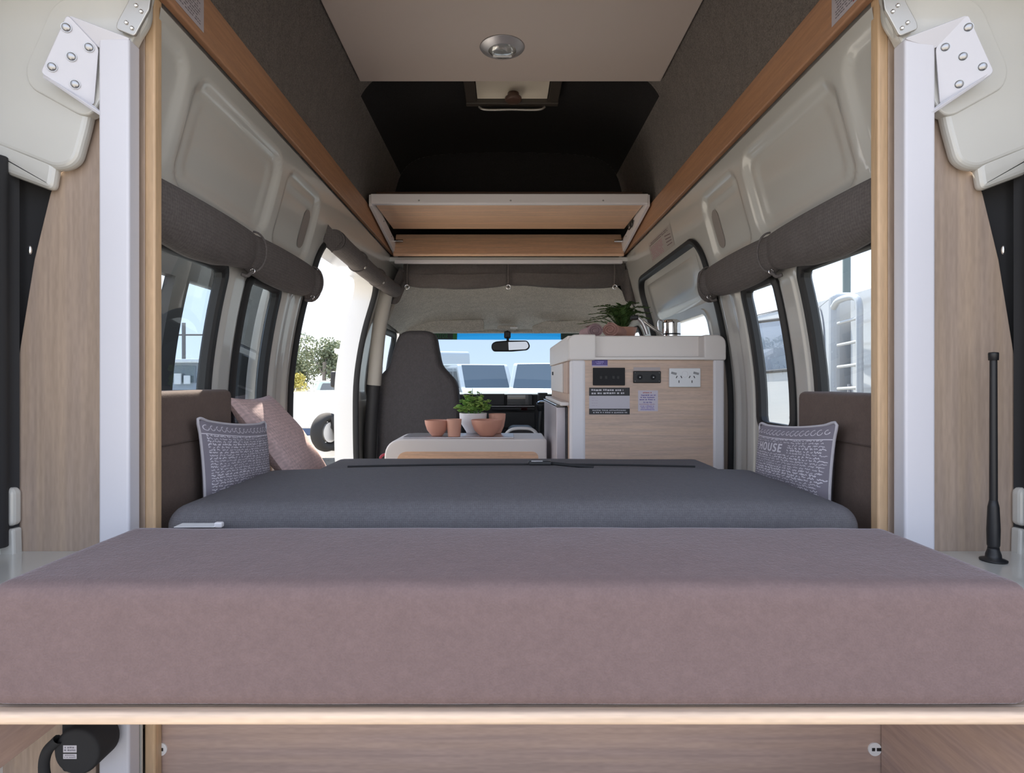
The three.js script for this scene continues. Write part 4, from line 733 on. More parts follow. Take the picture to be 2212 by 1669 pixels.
// ------------------------------------------------------------ low bench behind the passenger seat, with crockery
const LZ = 2.6, LT = -0.256;
{ const g = thing('low_bench', 'low white moulded bench with an oak inlay behind the passenger seat', 'bench');
  const x0 = xAt(830, LZ), x1 = xAt(1181, LZ);
  mesh('shell', uvBox(slab([[x0, -0.75], [x1, -0.75], [x1, LT], [x0, LT, 0.085]], LZ, 2.90, { r: 0.004, bevel: 0.008, seg: 4 }), 0.5), M.tub, g, 'white moulded shell with a rounded shoulder');
  mesh('inlay', uvBox(slab([[xAt(857, LZ), -0.74], [xAt(1163, LZ), -0.74], [xAt(1163, LZ), hAt(975, LZ), 0.03], [xAt(857, LZ), hAt(975, LZ), 0.05]], LZ - 0.003, LZ + 0.01, { r: 0.004, bevel: 0.001 }), 0.5, 'x'), M.beech, g, 'oak inlay panel');
  mesh('hob_tray', uvBox(block(xAt(872, 2.66), xAt(1110, 2.66), LT, LT + 0.006, 2.63, 2.82, 0.003), 0.5), M.alu, g, 'thin steel tray');
  mesh('red_strap', tube([at(832, 1004, 2.7), at(822, 988, 2.7), at(832, 981, 2.7), at(842, 988, 2.7)], 0.006, 16, 8), std(0.30, 0.03, 0.05, 0.6), g, 'loop of dark red strap');
  settle(g);
  const y = LT + 0.006;
  const bowl = (label, px, Z, R, H, mat) => { const c = W(xAt(px, Z), y, Z), t = 0.004; return tag(mesh('bowl', lathe([[0, 0.001], [R * 0.42, 0], [R * 0.5, 0.006], [R * 0.80, H * 0.38], [R * 0.96, H * 0.78], [R, H], [R - t * 0.5, H + 0.001], [R - t, H], [R * 0.9, H * 0.72], [R * 0.7, H * 0.35], [R * 0.4, 0.010], [0, 0.008]], c, 48), mat), label, 'bowl', 'pink bowls'); };
  bowl('pink bowl left of the pink cup on the low bench', 944, 2.68, 0.055, 0.070, M.terracotta);
  bowl('wide pink bowl right of the pink cup on the low bench', 1052, 2.675, 0.071, 0.072, M.terracotta);
  bowl('pink bowl half hidden behind the wide pink bowl', 1074, 2.80, 0.040, 0.092, M.terracottaLight);
  const c = W(xAt(981, 2.655), y, 2.655); tag(mesh('cup', lathe([[0, 0], [0.026, 0], [0.0275, 0.003], [0.033, 0.074], [0.0335, 0.077], [0.031, 0.077], [0.0255, 0.008], [0, 0.006]], c, 36), M.terracottaLight), 'slim pink cup between the two pink bowls', 'cup');
  const p = thing('herb_plant', 'leafy green herb in a white pot behind the pink cup', 'plant'), pc = W(xAt(1022, 2.80), y, 2.80);
  mesh('pot', lathe([[0, 0], [0.030, 0], [0.034, 0.012], [0.062, 0.055], [0.064, 0.095], [0.060, 0.097], [0.057, 0.09], [0, 0.085]], pc, 40), M.potWhite, p);
  const r = rng(19), lm = [std(0.17, 0.34, 0.06, 0.6), std(0.26, 0.40, 0.09, 0.6), std(0.10, 0.24, 0.05, 0.6)];
  for (let k = 0; k < 46; k++) { const a = r() * Math.PI * 2, rad = Math.sqrt(r()) * 0.085, hh = 0.12 + r() * 0.095 * (1.1 - rad / 0.12), tip = V(Math.cos(a) * rad, hh, Math.sin(a) * rad * 0.7).add(pc), root = V(Math.cos(a) * rad * 0.35, 0.085, Math.sin(a) * rad * 0.3).add(pc);
    const sp = mesh('sprig', tube([root, root.clone().lerp(tip, 0.55).add(V(0, 0.012, 0)), tip], 0.0012, 8, 5), lm[2], p);
    const leaves = []; for (let q = 0; q < 7; q++) { const s = new THREE.SphereGeometry(0.009 + r() * 0.006, 7, 5); s.scale(1, 0.22, 0.8); s.rotateX(r() * 1.4 - 0.3); s.rotateY(r() * 6.3); s.rotateZ(r() * 0.8 - 0.4); const o = root.clone().lerp(tip, 0.5 + 0.5 * r()).add(V((r() - 0.5) * 0.024, (r() - 0.5) * 0.012, (r() - 0.5) * 0.024)); s.translate(o.x, o.y, o.z); leaves.push(uvBox(s, 0.1)); }
    mesh('leaves', leaves, lm[k % 2], sp); }
  settle(p);
}
// ------------------------------------------------------------ cab
{ const g = thing('passenger_seat', 'charcoal fabric passenger seat with a tall built-in headrest, seen from behind', 'seat');
  const Z = 3.42;
  const key = [[862, 722], [876, 714.5], [900, 713], [924, 714.5], [938, 722], [946, 755], [954, 788], [968, 805], [984, 825], [991, 862], [994, 910], [996, 1010], [996, 1030], [898, 1032], [800, 1030], [800, 1010], [800, 910], [802, 862], [809, 825], [824, 806], [838, 790], [848, 755]];
  const o = new THREE.CatmullRomCurve3(key.map(([x, y]) => V(x, y, 0)), true, 'centripetal').getPoints(110).slice(0, -1).map((p) => [p.x, p.y]);
  const s = toCreasedNormals(slab(pxs(o, Z), Z, Z + 0.15, { bevel: 0.034, seg: 8 }), 1.0);
  mesh('back', uvBox(s, 0.25, 'y'), M.seat, g);
  mesh('base', uvBox(block(xAt(805, Z), xAt(990, Z), -0.62, -0.38, Z + 0.10, Z + 0.62, 0.05, 5), 0.25, 'y'), M.seat, g);
  mesh('pedestal', uvBox(block(xAt(815, Z), xAt(980, Z), -0.752, -0.60, Z + 0.12, Z + 0.56, 0.02), 0.5), M.black, g);
  settle(g);
}
{ const g = thing('dashboard', 'black dashboard under the windscreen, its top painted pale as if sunlit', 'dashboard');
  mesh('top_pad', uvBox(sheet(30, 10, (u, v) => W(mixf(XC - 0.80, XC + 0.80, u), mixf(-0.098, -0.108, v) + 0.012 * Math.sin(v * Math.PI), mixf(4.18, 4.56, v))), 0.3), M.dashTopSunlit, g, 'dashboard top with sunlight put into its pale colour');
  mesh('fascia', uvBox(slab(rect(XC - 0.80, XC + 0.80, -0.62, -0.098), 4.16, 4.26, { bevel: 0.012, seg: 3 }), 0.3), M.dash, g);
  const face = (a, b, c, d, mat, name, Z = 4.135, th = 0.028) => mesh(name, uvBox(block(xAt(a, Z), xAt(b, Z), hAt(d, Z), hAt(c, Z), Z, Z + th, 0.006, 3), 0.3), mat, g);
  face(1002, 1022, 850, 876, M.black, 'vent'); face(1030, 1090, 850, 876, M.black, 'vent'); face(1094, 1151, 851, 876, M.blackGloss, 'radio');
  face(1060, 1155, 876.5, 878, M.aluWhite, 'trim_line'); face(1062, 1156, 880, 886, M.dash, 'switch_row'); face(1124, 1141, 880, 886, std(0.22, 0.02, 0.03, 0.5), 'red_switch');
  face(1040, 1156, 889, 925, M.black, 'lower_tray');
  face(1163, 1183, 848, 876, M.black, 'cluster_hood', 4.05, 0.1);
  settle(g);
  const w = thing('steering_wheel', 'black steering wheel half hidden by the kitchen cabinet', 'steering wheel'), c = W(0.52, -0.20, 3.86);
  const rim = new THREE.TorusGeometry(0.19, 0.016, 10, 48); rim.rotateX(-0.55); rim.translate(c.x, c.y, c.z); mesh('rim', rim, M.black, w);
  const hub = lathe([[0, -0.02], [0.06, -0.02], [0.07, 0.01], [0, 0.03]], V(0, 0, 0), 24); hub.rotateX(Math.PI / 2 - 0.55); hub.translate(c.x, c.y, c.z); mesh('hub', hub, M.black, w);
  mesh('spoke', [rod(c, c.clone().add(V(-0.185, 0, 0)), 0.014), rod(c, c.clone().add(V(0.185, 0, 0)), 0.014), rod(c, c.clone().add(V(0, -0.155, 0.10)), 0.014)].map((q) => uvBox(q, 0.3)), M.black, w); settle(w);
  const k = thing('gear_lever', 'black gear lever with a bright silver cap in front of the dashboard', 'lever'), kp = at(1170, 872, 3.9);
  mesh('knob', lathe([[0, -0.05], [0.026, -0.045], [0.034, -0.01], [0.034, 0.01], [0, 0.012]], kp, 24), M.black, k);
  mesh('cap', lathe([[0.030, 0.006], [0.024, 0.016], [0.012, 0.021], [0, 0.022]], kp, 24), M.chrome, k);
  mesh('stalk', tube([kp.clone().add(V(0, -0.03, 0)), kp.clone().add(V(-0.012, -0.15, 0.01)), kp.clone().add(V(0.01, -0.589, 0.03))], 0.016, 14, 8), M.black, k); settle(k);
  const e = thing('centre_console', 'black console box with a curved white rim in front of the low bench', 'console'), Zc = 3.3;
  mesh('box', uvBox(slab(pxs([[1094, 1116], [1162, 1116], [1158, 934, 0.03], [1148, 926, 0.03], [1106, 926, 0.03], [1097, 934, 0.03]], Zc), Zc, Zc + 0.3, { r: 0.03, bevel: 0.012, seg: 3 }), 0.3), M.black, e);
  mesh('rim', tube([[1091, 952], [1093, 938], [1104, 928], [1128, 925], [1150, 928], [1160, 938], [1163, 952]].map(([a, b]) => at(a, b, Zc - 0.008)), 0.009, 40, 8), M.whitePlastic, e); settle(e);
  const fl = tag(mesh('cab_floor_box', uvBox(block(XC - 0.80, XC + 0.80, -0.752, -0.60, 3.95, 4.16, 0.01), 0.3)), 'dark raised cab floor under the dashboard', 'floor panel'); fl.material = M.dash;
}
{ // visors and mirror
  const vis = (label, a, b, z, mat) => { const g = thing('sun_visor', label, 'visor');
    mesh('board', uvBox(slab(pxs([[a, 704, 0.02], [a + 30, 693, 0.02], [b - 6, 689, 0.02], [b, 694, 0.015], [b, 714, 0.015], [a + 4, 720, 0.02]], z), z, z + 0.018, { r: 0.015, bevel: 0.007, seg: 3 }), 0.3), mat, g);
    mesh('pivot', rod(at(b - 4, 690, z + 0.01), at(b + 10, 688, z + 0.02), 0.006), M.liner, g); return settle(g); };
  vis('beige sun visor above the passenger seat', 850, 1046, 4.02, M.liner); vis('beige sun visor left of the fern', 1148, 1330, 4.02, M.liner);
  const m = thing('rear_view_mirror', 'black rear-view mirror hanging from the windscreen', 'mirror'), Z = 4.0;
  const o = pxs([[1062, 742, 0.02], [1070, 737, 0.02], [1096, 735], [1140, 735, 0.02], [1146, 748, 0.03], [1140, 756, 0.02], [1106, 759], [1066, 759, 0.02], [1061, 752, 0.02]], Z);
  mesh('housing', uvBox(slab(o, Z, Z + 0.035, { r: 0.012, bevel: 0.010, seg: 3 }), 0.3), M.black, m);
  mesh('glass', uvBox(slab(pxs([[1098, 738.5, 0.004], [1138, 737.5, 0.012], [1142.5, 748, 0.02], [1137, 754, 0.012], [1099, 756, 0.004]], Z), Z - 0.002, Z + 0.003, { r: 0.006, bevel: 0 }), 0.3), std(0.30, 0.30, 0.31, 0.03, { metalness: 1 }), m);
  mesh('stalk', [rod(at(1097, 737, Z + 0.02), at(1096, 716, Z + 0.12), 0.009), uvBox(boxAt(0.045, 0.05, 0.02, at(1096, 723, Z + 0.06), 0.012), 0.3)], M.black, m); settle(m);
  const l = thing('map_light', 'small beige overhead light at the top of the windscreen', 'light'); mesh('body', uvBox(boxAt(0.13, 0.03, 0.05, at(1095, 708, 4.06), 0.012), 0.3), M.liner, l); mesh('lens', uvBox(boxAt(0.05, 0.012, 0.004, at(1110, 708, 4.028), 0.003), 0.3), M.whitePlastic, l); settle(l);
  const gr = thing('grab_handle', 'grey grab handle on the headlining by the left cab door', 'handle'); mesh('grip', tube([at(850, 650, 3.6), at(848, 664, 3.58), at(842, 678, 3.58), at(838, 690, 3.6)], 0.012, 20, 8), M.liner, gr); mesh('mount', uvBox(boxAt(0.03, 0.03, 0.03, at(850, 648, 3.62), 0.008), 0.3), M.liner, gr); settle(gr);
}
{ // left cab door card, belt
  const g = thing('cab_door_card', 'dark grey door lining beside the passenger seat', 'door lining');
  mesh('card', uvBox(block(XC - 0.800, XC - 0.791, -0.72, -0.12, 3.46, 4.12, 0.006), 0.3), M.dash, g); mesh('armrest', uvBox(block(XC - 0.793, XC - 0.787, -0.24, -0.17, 3.52, 4.0, 0.005, 3), 0.3), M.dash, g); mesh('handle', uvBox(boxAt(0.02, 0.012, 0.05, W(XC - 0.79, -0.30, 3.58), 0.004), 0.3), M.chrome, g); settle(g);
  struct(mesh('trim_' + (++trimNo), uvBox(tube([W(XC - 0.755, -0.02, 3.375), W(XC - 0.775, -0.35, 3.375), W(XC - 0.775, -0.74, 3.375)], 0.036, 24, 12), 0.5), M.dash), 'dark lower pillar trim between the sliding door and the left cab door');
  struct(mesh('trim_' + (++trimNo), uvBox(tube([W(XC - 0.68, 0.52, 3.37), W(XC - 0.725, 0.28, 3.372), W(XC - 0.755, -0.03, 3.375)], 0.040, 24, 12), 0.5), M.trimPlastic), 'beige upper pillar trim between the sliding door and the left cab door');
  const b = thing('seat_belt', 'grey seat belt running down the pillar beside the passenger seat', 'seat belt');
  const L = [W(XC - 0.735, 0.20, 3.385), W(XC - 0.73, 0.05, 3.385), W(XC - 0.735, -0.10, 3.385), W(XC - 0.745, -0.5, 3.385)];
  mesh('webbing', uvBox(sheet(2, 30, (u, v) => new THREE.CatmullRomCurve3(L).getPoint(v).add(V((u - 0.5) * 0.012, 0, (u - 0.5) * 0.03))), 0.3), M.greyPlastic, b);
  mesh('anchor', uvBox(boxAt(0.025, 0.05, 0.03, W(XC - 0.735, 0.21, 3.385), 0.008), 0.3), M.greyPlastic, b); settle(b);
}
// ------------------------------------------------------------ the slid-back left door outside the windows
{ const g = thing('sliding_door', 'white sliding door slid back outside the left windows, with a black-framed window', 'door');
  const wx = (h) => XC - wallHalf(h) - 0.155, sd = (q, off, nu = 10, nv = 24) => sheet(nu, nv, (u, v) => { const h = mixf(q[2], q[3], v); return W(wx(h) - off, h, mixf(q[0], q[1], u)); });
  const panel = (q, mat, name, label) => { const t = 0.03, a = sd(q, 0), b = sd(q, t); const rim = []; for (const [A, B, C2, D] of [[q[0], q[1], q[2], q[2]], [q[0], q[1], q[3], q[3]]]) rim.push(sheet(4, 2, (u, v) => W(wx(C2) - v * t, C2, mixf(A, B, u)))); for (const z of [q[0], q[1]]) rim.push(sheet(20, 2, (u, v) => { const h = mixf(q[2], q[3], u); return W(wx(h) - v * t, h, z); })); return mesh(name, [a, b, ...rim].map((k) => uvBox(k, 0.5)), mat, g, label); };
  panel([1.44, 2.34, -0.72, -0.17], M.outside, 'lower_panel'); panel([2.22, 2.34, -0.17, 0.50], M.outside, 'front_pillar', 'cream front pillar of the door'); panel([1.44, 2.22, 0.345, 0.50], M.outside, 'header');
  panel([1.655, 1.73, -0.17, 0.345], M.rubber, 'rear_window_bar', 'black window bar'); panel([2.16, 2.22, -0.17, 0.345], M.rubber, 'front_window_bar', 'black window bar');
  panel([1.44, 2.16, 0.285, 0.345], M.rubber, 'top_window_bar', 'black top of the window frame'); panel([1.73, 2.16, -0.17, -0.14], M.rubber, 'bottom_window_bar');
  mesh('pane', sd([1.73, 2.16, -0.15, 0.29], 0.015), M.glass, g);
  settle(g);
}
// ------------------------------------------------------------ the yard outside
{ const g = struct(mesh('ground', uvBox(sheet(40, 40, (u, v) => V(mixf(-60, 60, u), 0, mixf(40, -120, v))), 2.5), std(0.42, 0.41, 0.39, 0.95, { map: T.gravel })), 'pale sunlit gravel yard outside the van'); }
const truckPaint = phy(0.50, 0.51, 0.52, 0.35, { clearcoat: 0.8, clearcoatRoughness: 0.1 });
const glassDark = phy(0.12, 0.15, 0.18, 0.08, { clearcoat: 1 }), tyreM = std(0.022, 0.022, 0.023, 0.85), hubM = std(0.62, 0.62, 0.62, 0.4, { metalness: 0.4 });
// a parked vehicle from a side outline; local x runs to its nose, y up, z across
function vehicle(name, label, category, { profile, width, wheels = [], wr = 0.33, glass = [], extras, pos, turn = 0, mat = M.outside, front }) {
  const g = thing(name, label, category);
  const add = (n, q, m, parent = g, lb) => mesh(n, q, m, parent, lb);
  const ex = (pts, w, r, bevel) => { const s = shapeOf(pts, r), q = new THREE.ExtrudeGeometry(s, { depth: w - 2 * bevel, bevelEnabled: true, bevelSize: bevel, bevelThickness: bevel, bevelOffset: -bevel, bevelSegments: 3, curveSegments: 6 }); q.translate(0, 0, -w / 2 + bevel); return uvBox(q, 1); };
  add('body', ex(profile, width, 0.06, 0.05), mat);
  for (const pts of glass) for (const s of [-1, 1]) { const q = new THREE.ExtrudeGeometry(shapeOf(pts, 0.05), { depth: 0.012, bevelEnabled: false, curveSegments: 5 }); q.translate(0, 0, s > 0 ? width / 2 - 0.006 : -width / 2 - 0.006); add('side_window', uvBox(q, 1), glassDark); }
  if (front) { const [[x0, y0], [x1, y1]] = front, w = width * 0.84; const q = sheet(6, 4, (u, v) => V(mixf(x0, x1, v) + 0.012, mixf(y0, y1, v) + 0.006, (u - 0.5) * w)); add('windscreen', uvBox(q, 1), glassDark); }
  for (const x of wheels) for (const s of [-1, 1]) { const t = new THREE.TorusGeometry(wr * 0.78, wr * 0.24, 10, 28); t.scale(1, 1, 1.2); t.translate(x, wr, s * (width / 2 - 0.08)); const wh = add('wheel', uvBox(t, 1), tyreM); const d = new THREE.CylinderGeometry(wr * 0.62, wr * 0.62, 0.12, 24); d.rotateX(Math.PI / 2); d.translate(x, wr, s * (width / 2 - 0.06)); mesh('hub', uvBox(d, 1), hubM, wh); }
  extras?.(g, add);
  g.position.copy(pos); g.rotation.y = turn; return g;
}
const bx = (x0, x1, y0, y1, z0, z1, r = 0.02) => uvBox(boxAt(x1 - x0, y1 - y0, z1 - z0, V((x0 + x1) / 2, (y0 + y1) / 2, (z0 + z1) / 2), r), 1);
const vanProfile = [[-2.4, 0.32], [2.25, 0.32], [2.35, 0.55], [2.30, 0.98], [1.98, 1.14], [1.30, 1.94, 0.12], [-2.32, 2.02, 0.1], [-2.40, 1.85]];
const vanGlass = [[[1.72, 1.12], [1.15, 1.78], [0.62, 1.80], [0.62, 1.12]], [[0.50, 1.14], [0.50, 1.80], [-0.6, 1.82], [-0.6, 1.14]], [[-0.75, 1.14], [-0.75, 1.82], [-2.1, 1.84], [-2.1, 1.16]]];
const truckWin = phy(0.16, 0.20, 0.27, 0.1, { clearcoat: 1 });
{ // white truck close on the right, side on
  const g = thing('white_truck', 'white truck with a dark cab window and a ladder rack, close outside the right windows', 'truck'), X = 2.3;
  mesh('cab', uvBox(sideSlab([[4.22, -0.95], [6.5, -0.95], [6.55, -0.2, 0.1], [6.2, 0.60, 0.2], [4.22, 0.62, 0.06]], X, X + 1.9, { r: 0.03, bevel: 0.05, seg: 4 }), 1), truckPaint, g);
  mesh('tray_body', uvBox(sideSlab([[1.4, -0.95], [4.12, -0.95], [4.12, 0.60, 0.02], [1.4, 0.66, 0.02]], X + 0.06, X + 1.95, { r: 0.02, bevel: 0.02 }), 1), truckPaint, g, 'white box body');
  mesh('chassis', uvBox(block(X + 0.3, X + 1.6, -1.1, -0.9, 1.6, 6.4, 0.02), 1), M.black, g);
  const w1 = mesh('door_window', uvBox(sideSlab([[4.40, 0.09], [5.68, 0.06], [5.60, 0.52], [4.44, 0.47]], X - 0.006, X + 0.01, { r: 0.05, bevel: 0.002 }), 1), truckWin, g, 'dark cab door window');
  mesh('window_frame', [[[4.40, 0.09], [5.70, 0.06]], [[5.70, 0.06], [5.60, 0.53]], [[5.60, 0.53], [4.43, 0.48]], [[4.43, 0.48], [4.40, 0.09]]].map(([a, b]) => uvBox(rod(W(X - 0.004, a[1], a[0]), W(X - 0.004, b[1], b[0]), 0.014, 6), 1)), M.black, w1);
  mesh('door_gap', tube([W(X - 0.001, -0.9, 4.33), W(X - 0.001, -0.1, 4.32), W(X - 0.001, 0.45, 4.35), W(X - 0.001, 0.55, 4.42), W(X - 0.001, 0.58, 4.8), W(X - 0.001, 0.59, 5.9)], 0.006, 40, 6), std(0.25, 0.25, 0.27, 0.6), g);
  mesh('door_handle', uvBox(boxAt(0.03, 0.03, 0.14, W(X - 0.01, -0.30, 4.75), 0.008), 1), M.greyPlastic, g);
  const rk = mesh('ladder_rack', [tube([W(X - 0.02, 0.50, 4.17), W(X - 0.03, 0.535, 4.10), W(X - 0.03, 0.535, 3.90), W(X - 0.03, 0.50, 3.86), W(X - 0.03, 0.3, 3.85), W(X - 0.03, -0.6, 3.85)], 0.022, 50, 10)].map((q) => uvBox(q, 1)), truckPaint, g, 'white tubular ladder rack');
  for (const h of [0.40, 0.25, 0.10, -0.05]) mesh('rung', uvBox(rod(W(X - 0.02, h, 3.86), W(X - 0.0, h - 0.012, 4.15), 0.011, 8), 1), truckPaint, rk);
  mesh('locker_line', [rod(W(X + 0.055, -0.03, 4.11), W(X + 0.055, -0.6, 4.11), 0.012, 6), rod(W(X + 0.058, -0.10, 4.10), W(X + 0.058, -0.10, 3.2), 0.006, 6), rod(W(X + 0.058, -0.16, 4.10), W(X + 0.058, -0.16, 3.2), 0.004, 6)].map((q) => uvBox(q, 1)), std(0.3, 0.3, 0.32, 0.6), g);
  for (const z of [2.2, 5.6]) for (const x of [X + 0.14, X + 1.75]) { const t = new THREE.TorusGeometry(0.30, 0.095, 10, 28); t.rotateY(Math.PI / 2); t.translate(x, 0.395, -z); const w = mesh('wheel', uvBox(t, 1), tyreM, g); const d = new THREE.CylinderGeometry(0.24, 0.24, 0.12, 24); d.rotateZ(Math.PI / 2); d.translate(x, 0.395, -z); mesh('hub', uvBox(d, 1), hubM, w); }
  settle(g);
  const p = tag(mesh('grey_pole', rod(V(5.2, 0, -9.15), V(5.2, 5.5, -9.15), 0.055, 16), std(0.16, 0.20, 0.20, 0.7)), 'dark grey pole rising behind the white truck', 'pole');
}
// beyond the windscreen
vehicle('parked_van', 'white van parked beyond the windscreen, right of the mirror', 'van', { profile: vanProfile, width: 1.8, wheels: [-1.45, 1.5], glass: vanGlass, front: [[1.98, 1.14], [1.32, 1.9]], pos: V(1.45, 0, -20.5), turn: -1.8, extras: (g, add) => { add('bumper', bx(2.2, 2.42, 0.35, 0.6, -0.85, 0.85), M.black); add('grille', bx(2.28, 2.36, 0.72, 0.88, -0.5, 0.5), M.black); } });
vehicle('parked_van', 'white van with a sloping nose parked beyond the windscreen beside the first', 'van', { profile: vanProfile, width: 1.8, wheels: [-1.45, 1.5], glass: vanGlass, front: [[1.98, 1.14], [1.32, 1.9]], pos: V(-1.1, 0, -22), turn: -1.3, extras: (g, add) => add('bumper', bx(2.2, 2.42, 0.35, 0.6, -0.85, 0.85), M.black) });
vehicle('motorhome', 'tall white motorhome parked ahead, seen right of the headrest', 'motorhome', { profile: [[-3.2, 0.4], [2.3, 0.35], [2.5, 0.6], [2.4, 1.0], [2.0, 1.2], [1.5, 1.85], [1.9, 1.95, 0.1], [1.8, 2.8, 0.25], [-3.2, 2.9, 0.1]], width: 2.2, wheels: [-1.9, 1.6], wr: 0.36, glass: [[[1.85, 1.2], [1.42, 1.75], [0.9, 1.75], [0.9, 1.2]], [[0.2, 1.5], [0.2, 2.1], [-1.2, 2.1], [-1.2, 1.5]]], front: [[2.0, 1.2], [1.52, 1.85]], pos: V(-3.4, 0, -31), turn: -1.2, extras: (g, add) => { add('stripe', bx(-3.0, 1.2, 1.2, 1.28, 1.1, 1.106), std(0.12, 0.2, 0.32, 0.5)); add('bumper', bx(2.3, 2.55, 0.38, 0.62, -1.0, 1.0), M.black); } });
// left of the open door
vehicle('white_trailer', 'long white trailer body outside the open door below the trees', 'trailer', { profile: [[-2.3, 0.62], [2.3, 0.62], [2.3, 1.22, 0.1], [-2.3, 1.16, 0.1]], width: 1.7, wheels: [0.2], wr: 0.3, pos: V(-4.75, 0, -10.2), turn: 0.06, extras: (g, add) => { add('underside_stripe', bx(-2.28, 2.28, 0.52, 0.64, -0.84, 0.84), std(0.05, 0.09, 0.18, 0.5)); add('red_light', bx(0.2, 0.5, 0.74, 0.78, 0.85, 0.86, 0.004), std(0.45, 0.13, 0.1, 0.5)); } });
vehicle('pale_ute', 'pale green utility car parked behind the white trailer', 'car', { profile: [[-2.1, 0.34], [2.1, 0.34], [2.15, 0.66], [1.9, 0.86], [1.1, 0.92], [0.55, 1.35, 0.1], [-0.35, 1.37, 0.1], [-0.55, 0.95], [-2.15, 0.92]], width: 1.7, wheels: [-1.3, 1.35], glass: [[[0.95, 0.95], [0.5, 1.28], [-0.28, 1.28], [-0.4, 0.95]]], front: [[1.1, 0.92], [0.58, 1.33]], pos: V(-6.4, 0, -21.8), turn: 0.4, mat: phy(0.50, 0.62, 0.60, 0.3, { clearcoat: 1 }) }).position.y = 0;
{ // front corner of a white four-wheel drive: tyre, mirror, bumper
  const g = thing('four_wheel_drive', 'white four-wheel drive with a big black tyre and mirror outside the open door', 'car');
  const Z = 7.2, P = (px, py, dz = 0) => at(px, py, Z + dz);
  mesh('body', uvBox(slab(pxs([[700, 882], [760, 872], [900, 868], [900, 955], [742, 955], [722, 905]], Z), Z + 0.2, Z + 1.9, { r: 0.04, bevel: 0.03 }), 1), M.outside, g);
  mesh('cabin', uvBox(slab(pxs([[728, 868], [740, 820], [900, 815], [900, 872]], Z), Z + 0.4, Z + 1.8, { r: 0.04, bevel: 0.03 }), 1), glassDark, g);
  const t = new THREE.TorusGeometry(0.18, 0.055, 12, 36); t.scale(1, 1, 1.4); t.rotateY(1.12); const tc = P(706, 933); t.translate(tc.x, tc.y, tc.z); const w = mesh('wheel', uvBox(t, 1), tyreM, g);
  const hb = new THREE.CylinderGeometry(0.12, 0.12, 0.12, 20); hb.rotateX(Math.PI / 2); hb.rotateY(1.12); hb.translate(tc.x, tc.y, tc.z); mesh('hub', uvBox(hb, 1), hubM, w);
  mesh('axle_frame', [rod(P(690, 925), P(740, 918), 0.03), rod(P(716, 900), P(734, 950), 0.04), uvBox(boxAt(0.2, 0.3, 0.3, P(735, 945, 0.2), 0.04), 1)].map((q) => uvBox(q, 1)), M.black, g);
  mesh('mirror', uvBox(boxAt(0.075, 0.20, 0.08, P(721, 819, 0.25), 0.03), 1), M.black, g, 'black side mirror'); mesh('mirror_arm', uvBox(rod(P(724, 836, 0.25), P(732, 868, 0.3), 0.018), 1), M.black, g);
  mesh('bumper', uvBox(slab(pxs([[654, 975], [690, 955], [742, 962], [745, 985], [700, 992], [662, 990]], Z), Z + 0.15, Z + 0.5, { r: 0.05, bevel: 0.03 }), 1), M.outside, g); 
  mesh('rear_leg', uvBox(boxAt(0.12, EY + hAt(960, Z), 0.12, V(P(738, 0).x, (EY + hAt(960, Z)) / 2, -Z - 0.4), 0.02), 1), M.black, g);
  settle(g);
}
// trees and shrubs beyond the yard
function tree(name, label, pos, H, R, seed, leafMat, trunkMat, n = 2600, ls = 0.16) {
  const g = thing(name, label, 'tree'), r = rng(seed);
  const trunk = []; trunk.push(tube([V(0, 0, 0), V(0.05 * H * (r() - 0.5), H * 0.35, 0), V(0.05 * H * (r() - 0.5), H * 0.6, 0)].map((p) => p.add(pos)), 0.03 * H, 10, 8));
  const blobs = []; for (let k = 0; k < 9; k++) { const a = r() * 6.3, q = Math.sqrt(r()) * R * 0.7; blobs.push([V(Math.cos(a) * q, H * (0.48 + 0.36 * r()), Math.sin(a) * q), R * (0.32 + 0.25 * r())]); }
  for (const [c] of blobs.slice(0, 6)) trunk.push(tube([V(0, H * 0.4, 0).add(pos), c.clone().multiplyScalar(0.6).add(V(0, H * 0.2, 0)).add(pos), c.clone().add(pos)], 0.009 * H, 8, 5));
  mesh('trunk', trunk.map((q) => uvBox(q, 1)), trunkMat, g);
  const p = []; for (let k = 0; k < n; k++) { const [c, br] = blobs[k % blobs.length], d = V(r() - 0.5, r() - 0.5, r() - 0.5).normalize().multiplyScalar(br * Math.pow(r(), 0.3)), o = c.clone().add(d).add(pos), a = V(r() - 0.5, r() - 0.5, r() - 0.5).normalize().multiplyScalar(ls), b = V(r() - 0.5, r() - 0.5, r() - 0.5).cross(a).normalize().multiplyScalar(ls * 0.5); for (const q of [o.clone().sub(a), o.clone().add(b), o.clone().add(a), o.clone().sub(a), o.clone().add(a), o.clone().sub(b)]) p.push(q.x, q.y, q.z); }
  const q = new THREE.BufferGeometry(); q.setAttribute('position', new THREE.Float32BufferAttribute(p, 3)); q.computeVertexNormals(); mesh('foliage', uvBox(q, 1), leafMat, g);
  return settle(g);
}
const gumLeaf = new THREE.MeshPhysicalMaterial({ color: rgb(0.20, 0.235, 0.15), roughness: 0.8, side: THREE.DoubleSide }), yellowLeaf = new THREE.MeshPhysicalMaterial({ color: rgb(0.46, 0.42, 0.12), roughness: 0.8, side: THREE.DoubleSide }), bark = std(0.20, 0.18, 0.16, 0.9);
const gp = (px, Z) => V(xAt(px, Z), 0, -Z);
tree('gum_tree', 'tall grey-green gum tree left of the sliding door edge', gp(700, 34), 4.0, 1.75, 61, gumLeaf, bark, 3600, 0.10);
tree('gum_tree', 'dark gum tree behind the motorhome gable, touching the door edge', gp(762, 37), 4.2, 1.7, 62, gumLeaf, bark, 2600, 0.11);
tree('low_tree', 'low grey-green tree left of the tall gum tree', gp(648, 36), 2.9, 1.5, 63, gumLeaf, bark, 2400, 0.10);
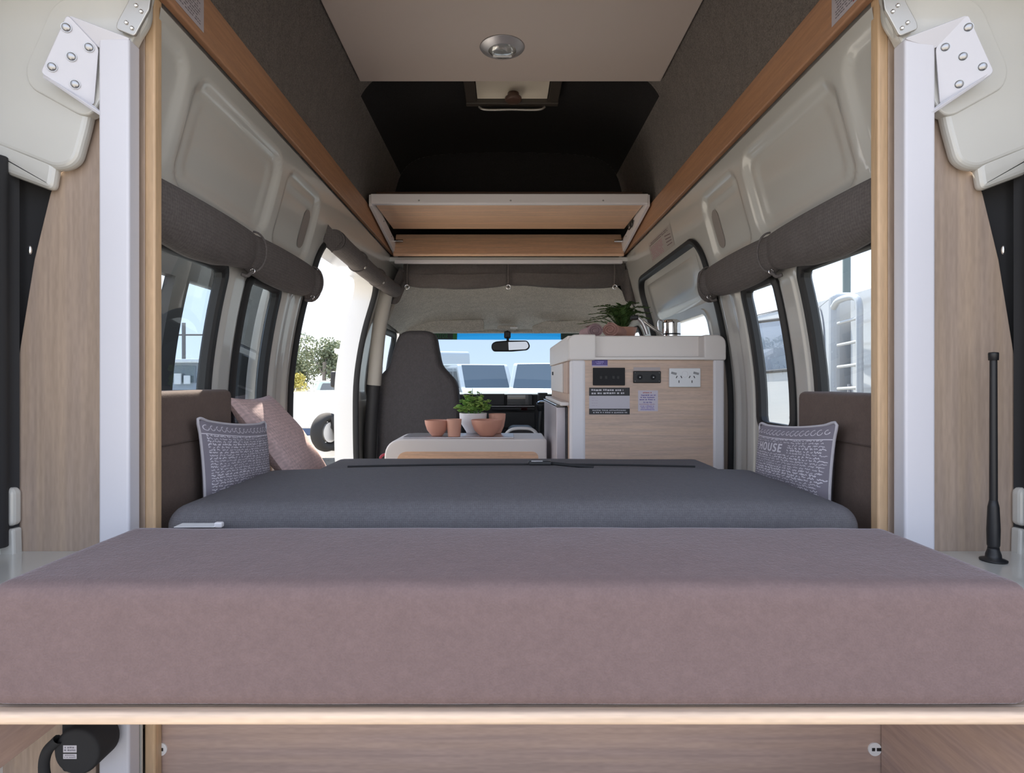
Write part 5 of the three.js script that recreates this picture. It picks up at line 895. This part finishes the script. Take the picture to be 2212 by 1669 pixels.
tree('yellow_shrub', 'small yellow-green shrub above the white trailer', gp(634, 30), 1.75, 0.75, 64, yellowLeaf, bark, 1000, 0.07);
{ const mk = (label, px, Z, top, r) => tag(mesh('power_pole', [rod(gp(px, Z), gp(px, Z).add(V(0, EY + hAt(top, Z), 0)), r, 10), rod(gp(px, Z).add(V(-0.8, EY + hAt(top, Z) - 0.4, 0)), gp(px, Z).add(V(0.8, EY + hAt(top, Z) - 0.4, 0)), r * 0.5, 8)].map((q) => uvBox(q, 1)), std(0.20, 0.18, 0.17, 0.9)), label, 'pole');
  mk('bare power pole seen through the nearer left window', 397, 20, 697, 0.06); mk('thin power pole rising left of the tall gum tree', 641, 60, 755, 0.09);
  const s = thing('yard_shed', 'low dark-windowed shed seen through the nearer left window', 'shed'), Z = 14; mesh('wall', uvBox(slab(pxs([[352, 782], [436, 782], [436, 1000], [352, 1000]], Z), Z, Z + 3, { bevel: 0.02 }), 1), std(0.36, 0.40, 0.46, 0.7), s); mesh('window', uvBox(slab(pxs([[368, 790], [424, 790], [424, 826], [368, 826]], Z), Z - 0.02, Z + 0.02, { bevel: 0 }), 1), glassDark, s); mesh('roof', uvBox(slab(pxs([[346, 776], [442, 776], [442, 784], [346, 784]], Z), Z - 0.3, Z + 3.3, { bevel: 0.02 }), 1), M.outside, s); 
  for (const [px, py, w, h, cl] of [[384, 818, 0.16, 0.25, M.whitePlastic], [404, 820, 0.14, 0.20, M.whitePlastic]]) { const c = at(px, py, Z - 0.1); mesh('sill_item', uvBox(boxAt(w, h, 0.05, c, 0.01), 1), cl, s); }
  settle(s);
  const hs = thing('white_gable', 'white gable roof corner among the trees by the door edge', 'building'), Zh = 28; mesh('roof', uvBox(slab(pxs([[722, 752], [800, 790], [800, 800], [722, 762]], Zh), Zh, Zh + 3, { bevel: 0.02 }), 1), M.outside, hs); mesh('wall', uvBox(slab(pxs([[730, 768], [800, 800], [800, 885], [730, 885]], Zh), Zh + 0.2, Zh + 2.8, { bevel: 0.02 }), 1), std(0.30, 0.27, 0.24, 0.9), hs); settle(hs);
}
renderer.render(scene, camera);
